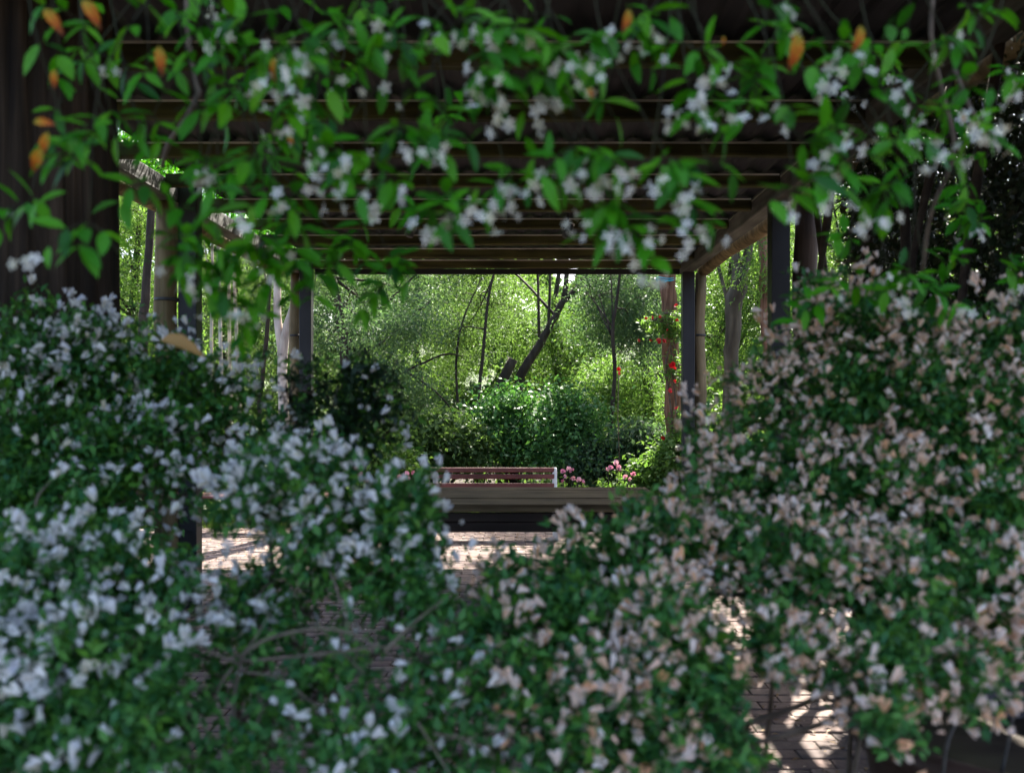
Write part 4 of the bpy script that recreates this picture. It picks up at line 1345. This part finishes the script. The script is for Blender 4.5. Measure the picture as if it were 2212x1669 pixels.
SKIP = {(240, 240), (330, 250), (440, 240), (130, 120), (320, 120), (440, 90), (560, 340), (2180, 170), (2090, 190), (2050, 90), (1960, 90)}
TIPS = [(60, 440, 1.9, .1), (190, 480, 1.75, .2), (160, 340, 1.8, .3), (240, 240, 1.85, .2), (330, 250, 1.9, .2), (440, 240, 1.85, .3), (440, 370, 1.8, .5), (560, 340, 1.85, .3), (610, 430, 1.8, .6), (640, 210, 1.8, .6), (700, 320, 1.8, .8), (790, 330, 1.8, .8),
        (760, 150, 1.8, .9), (870, 280, 1.8, .4), (850, 390, 1.8, .9), (930, 450, 1.8, .9), (975, 470, 1.75, .8), (950, 330, 1.8, .8), (1100, 390, 1.8, .7), (1090, 200, 1.8, .7), (1200, 370, 1.8, .9), (1240, 320, 1.75, .9), (1330, 440, 1.8, .9), (1300, 330, 1.75, .9), (1380, 510, 1.8, .8), (1330, 480, 1.85, .7), (1470, 430, 1.8, .8), (1440, 340, 1.75, .9), (1530, 370, 1.8, .4), (1540, 190, 1.8, .8),
        (1620, 260, 1.8, .8), (1650, 160, 1.85, .3), (1740, 310, 1.8, .8), (1720, 420, 1.75, .9), (1830, 350, 1.8, .7), (1860, 220, 1.85, .8), (1930, 390, 1.8, .8), (1930, 300, 1.8, .7), (2010, 240, 1.9, .8), (2130, 290, 1.9, .9), (2090, 190, 1.9, .6), (2180, 170, 1.95, .5), (1960, 90, 1.9, .7),
        (1500, 110, 1.8, .8), (1400, 40, 1.8, .8), (1240, 120, 1.75, .9), (1060, 100, 1.75, 1), (980, 60, 1.75, 1), (660, 90, 1.75, 1), (860, 90, 1.8, .8), (1140, 60, 1.75, .4), (1180, 150, 1.8, .4), (900, 200, 1.85, .2), (1700, 60, 1.85, .2), (1800, 90, 1.85, .2), (540, 60, 1.8, .4), (440, 90, 1.85, .2), (320, 120, 1.9, .1), (130, 120, 1.9, .2), (750, 60, 1.8, .6), (1320, 80, 1.8, .6), (2050, 90, 2.0, .4), (590, 110, 1.8, .3)]
for (x, y, d, f) in TIPS:
    make_spray(x, y, d, f, twigs=4 if (x, y) not in SKIP else 2, dens=0.8)
for (x, y, d, f, ln) in [(535, 690, 2.05, .2, -.1), (500, 640, 2.0, .2, -.12), (470, 590, 2.0, .3, -.1), (430, 560, 2.0, .2, -.1), (640, 540, 2.05, .4, 0), (590, 600, 2.05, .4, 0), (680, 590, 2.1, .5, 0.05), (380, 530, 1.95, .2, 0), (830, 620, 2.3, .1, -.15), (845, 560, 2.25, .2, -.1), (770, 520, 2.3, .1, -.1), (560, 510, 2.0, .5, 0)]:
    make_spray(x, y, d, f, twigs=5, drop=.55, lean=ln, dens=1.5, low=9)
# sprays lying over the pink azalea at the right
for (x, y, d, f) in [(1900, 600, 2.4, .9), (1930, 640, 2.35, .9), (1830, 610, 2.4, .6), (1960, 590, 2.35, .9), (2060, 560, 2.5, .4), (2150, 560, 2.5, .3), (2120, 480, 2.6, .3), (1760, 660, 2.5, .2), (2000, 620, 2.45, .8), (2190, 600, 2.5, .5), (2060, 470, 2.7, .1)]:
    make_spray(x, y, d, f, twigs=3, drop=.3, lean=.12)

leaf_list.sort(key=lambda q: q[1].y)
rg2 = random.Random(3)
rg2.shuffle(leaf_list)
for (sp, p, ax, up, s) in leaf_list[:300]:
    o = link_mesh('leaf', jl_me[rg2.randint(0, 3)], None, sp)
    o.matrix_local = frame_matrix(p - J0, ax, up, s)
rest = leaf_list[300:]
a = lambda i: np.array([tuple(q[i]) for q in rest])
tag(scatter_mesh('leaf_mass', a(1) - np.array(J0), a(2), a(3), np.array([q[4] for q in rest]), JL[0], M['jas_leaf_mass'], jas), kind='stuff')
rg2.shuffle(flower_list)
for (sp, p, ax, up, s) in flower_list[:300]:
    o = link_mesh('flower', jf_me, None, sp)
    o.matrix_local = frame_matrix(p - J0, ax, up, s)
rest = flower_list[300:]
if rest:
    tag(scatter_mesh('flower_mass', a(1) - np.array(J0), a(2), a(3), np.array([q[4] for q in rest]), JF, M['jas_flower_mass'], jas), kind='stuff')
for i, (x, y, s, dx, dz) in enumerate([(95, 20, .055, .5, -.6), (180, 0, .05, .5, -.7), (343, 100, .05, .15, -1), (592, 125, .04, .1, -1), (118, 150, .034, 0, -1), (72, 265, .034, 1, 0.05), (105, 285, .045, -.3, -1), (92, 320, .045, -.5, -1), (1358, 20, .042, -.2, -1), (1719, 70, .06, 0, -1), (1858, 55, .05, -.2, -1), (1268, 190, .02, .5, -.7), (620, 296, .018, .5, -.5), (1560, 80, .014, .3, -1), (2075, 245, .02, .3, -1)]):
    o = link_mesh('withered_leaf', ol_me[i % 2], None, jas)
    o.matrix_local = frame_matrix(P(x, y, 1.72) - J0, (dx, -.1, dz), (0.3, -1, .2), s)
    o['label'] = 'withered orange leaf'
# runners creeping along the open gap beside the long left beam
rng = np.random.default_rng(34)
n = 5200
pos = np.stack([rng.uniform(-2.8, -2.34, n), rng.uniform(2.4, 12.0, n), 3.26 + rng.random(n) * .16], 1)
tag(scatter_mesh('roof_runner', pos - np.array(J0), rvec(rng, n), rvec(rng, n) + [0, 0, 1], rng.uniform(.05, .08, n), JLS, M['jas_leaf_mass'], jas), kind='stuff')
# unseen mat of growth added on the roof edge to shade the sprays
rng = np.random.default_rng(33)
n = 16000
pos = np.stack([rng.uniform(-3.2, 2.6, n), rng.normal(2.35, .28, n), 3.38 + np.abs(rng.normal(0, .14, n))], 1)
tag(scatter_mesh('unseen_shade_growth', pos - np.array(J0), rvec(rng, n), rvec(rng, n) + [0, 0, 1], rng.uniform(.05, .085, n), JLS, M['jas_leaf_mass'], jas), kind='stuff')
# woody vine stems looping from the roof
for pts in ([(430, 200, 2.2), (400, 260, 2.2), (365, 310, 2.25), (350, 360, 2.3)], [(2020, -60, 2.4), (2010, 80, 2.4), (2035, 200, 2.45), (2060, 330, 2.5), (2010, 460, 2.6), (1990, 600, 2.7)], [(2060, 150, 2.5), (2110, 260, 2.5), (2190, 330, 2.6)], [(405, -60, 2.2), (405, 60, 2.2), (420, 170, 2.2), (432, 205, 2.2)]):
    m = MB()
    m.tube([p - J0 for p in curve([P(*q) for q in pts], 16)], .006, 6)
    m.build('woody_stem', M['twig'], jas)
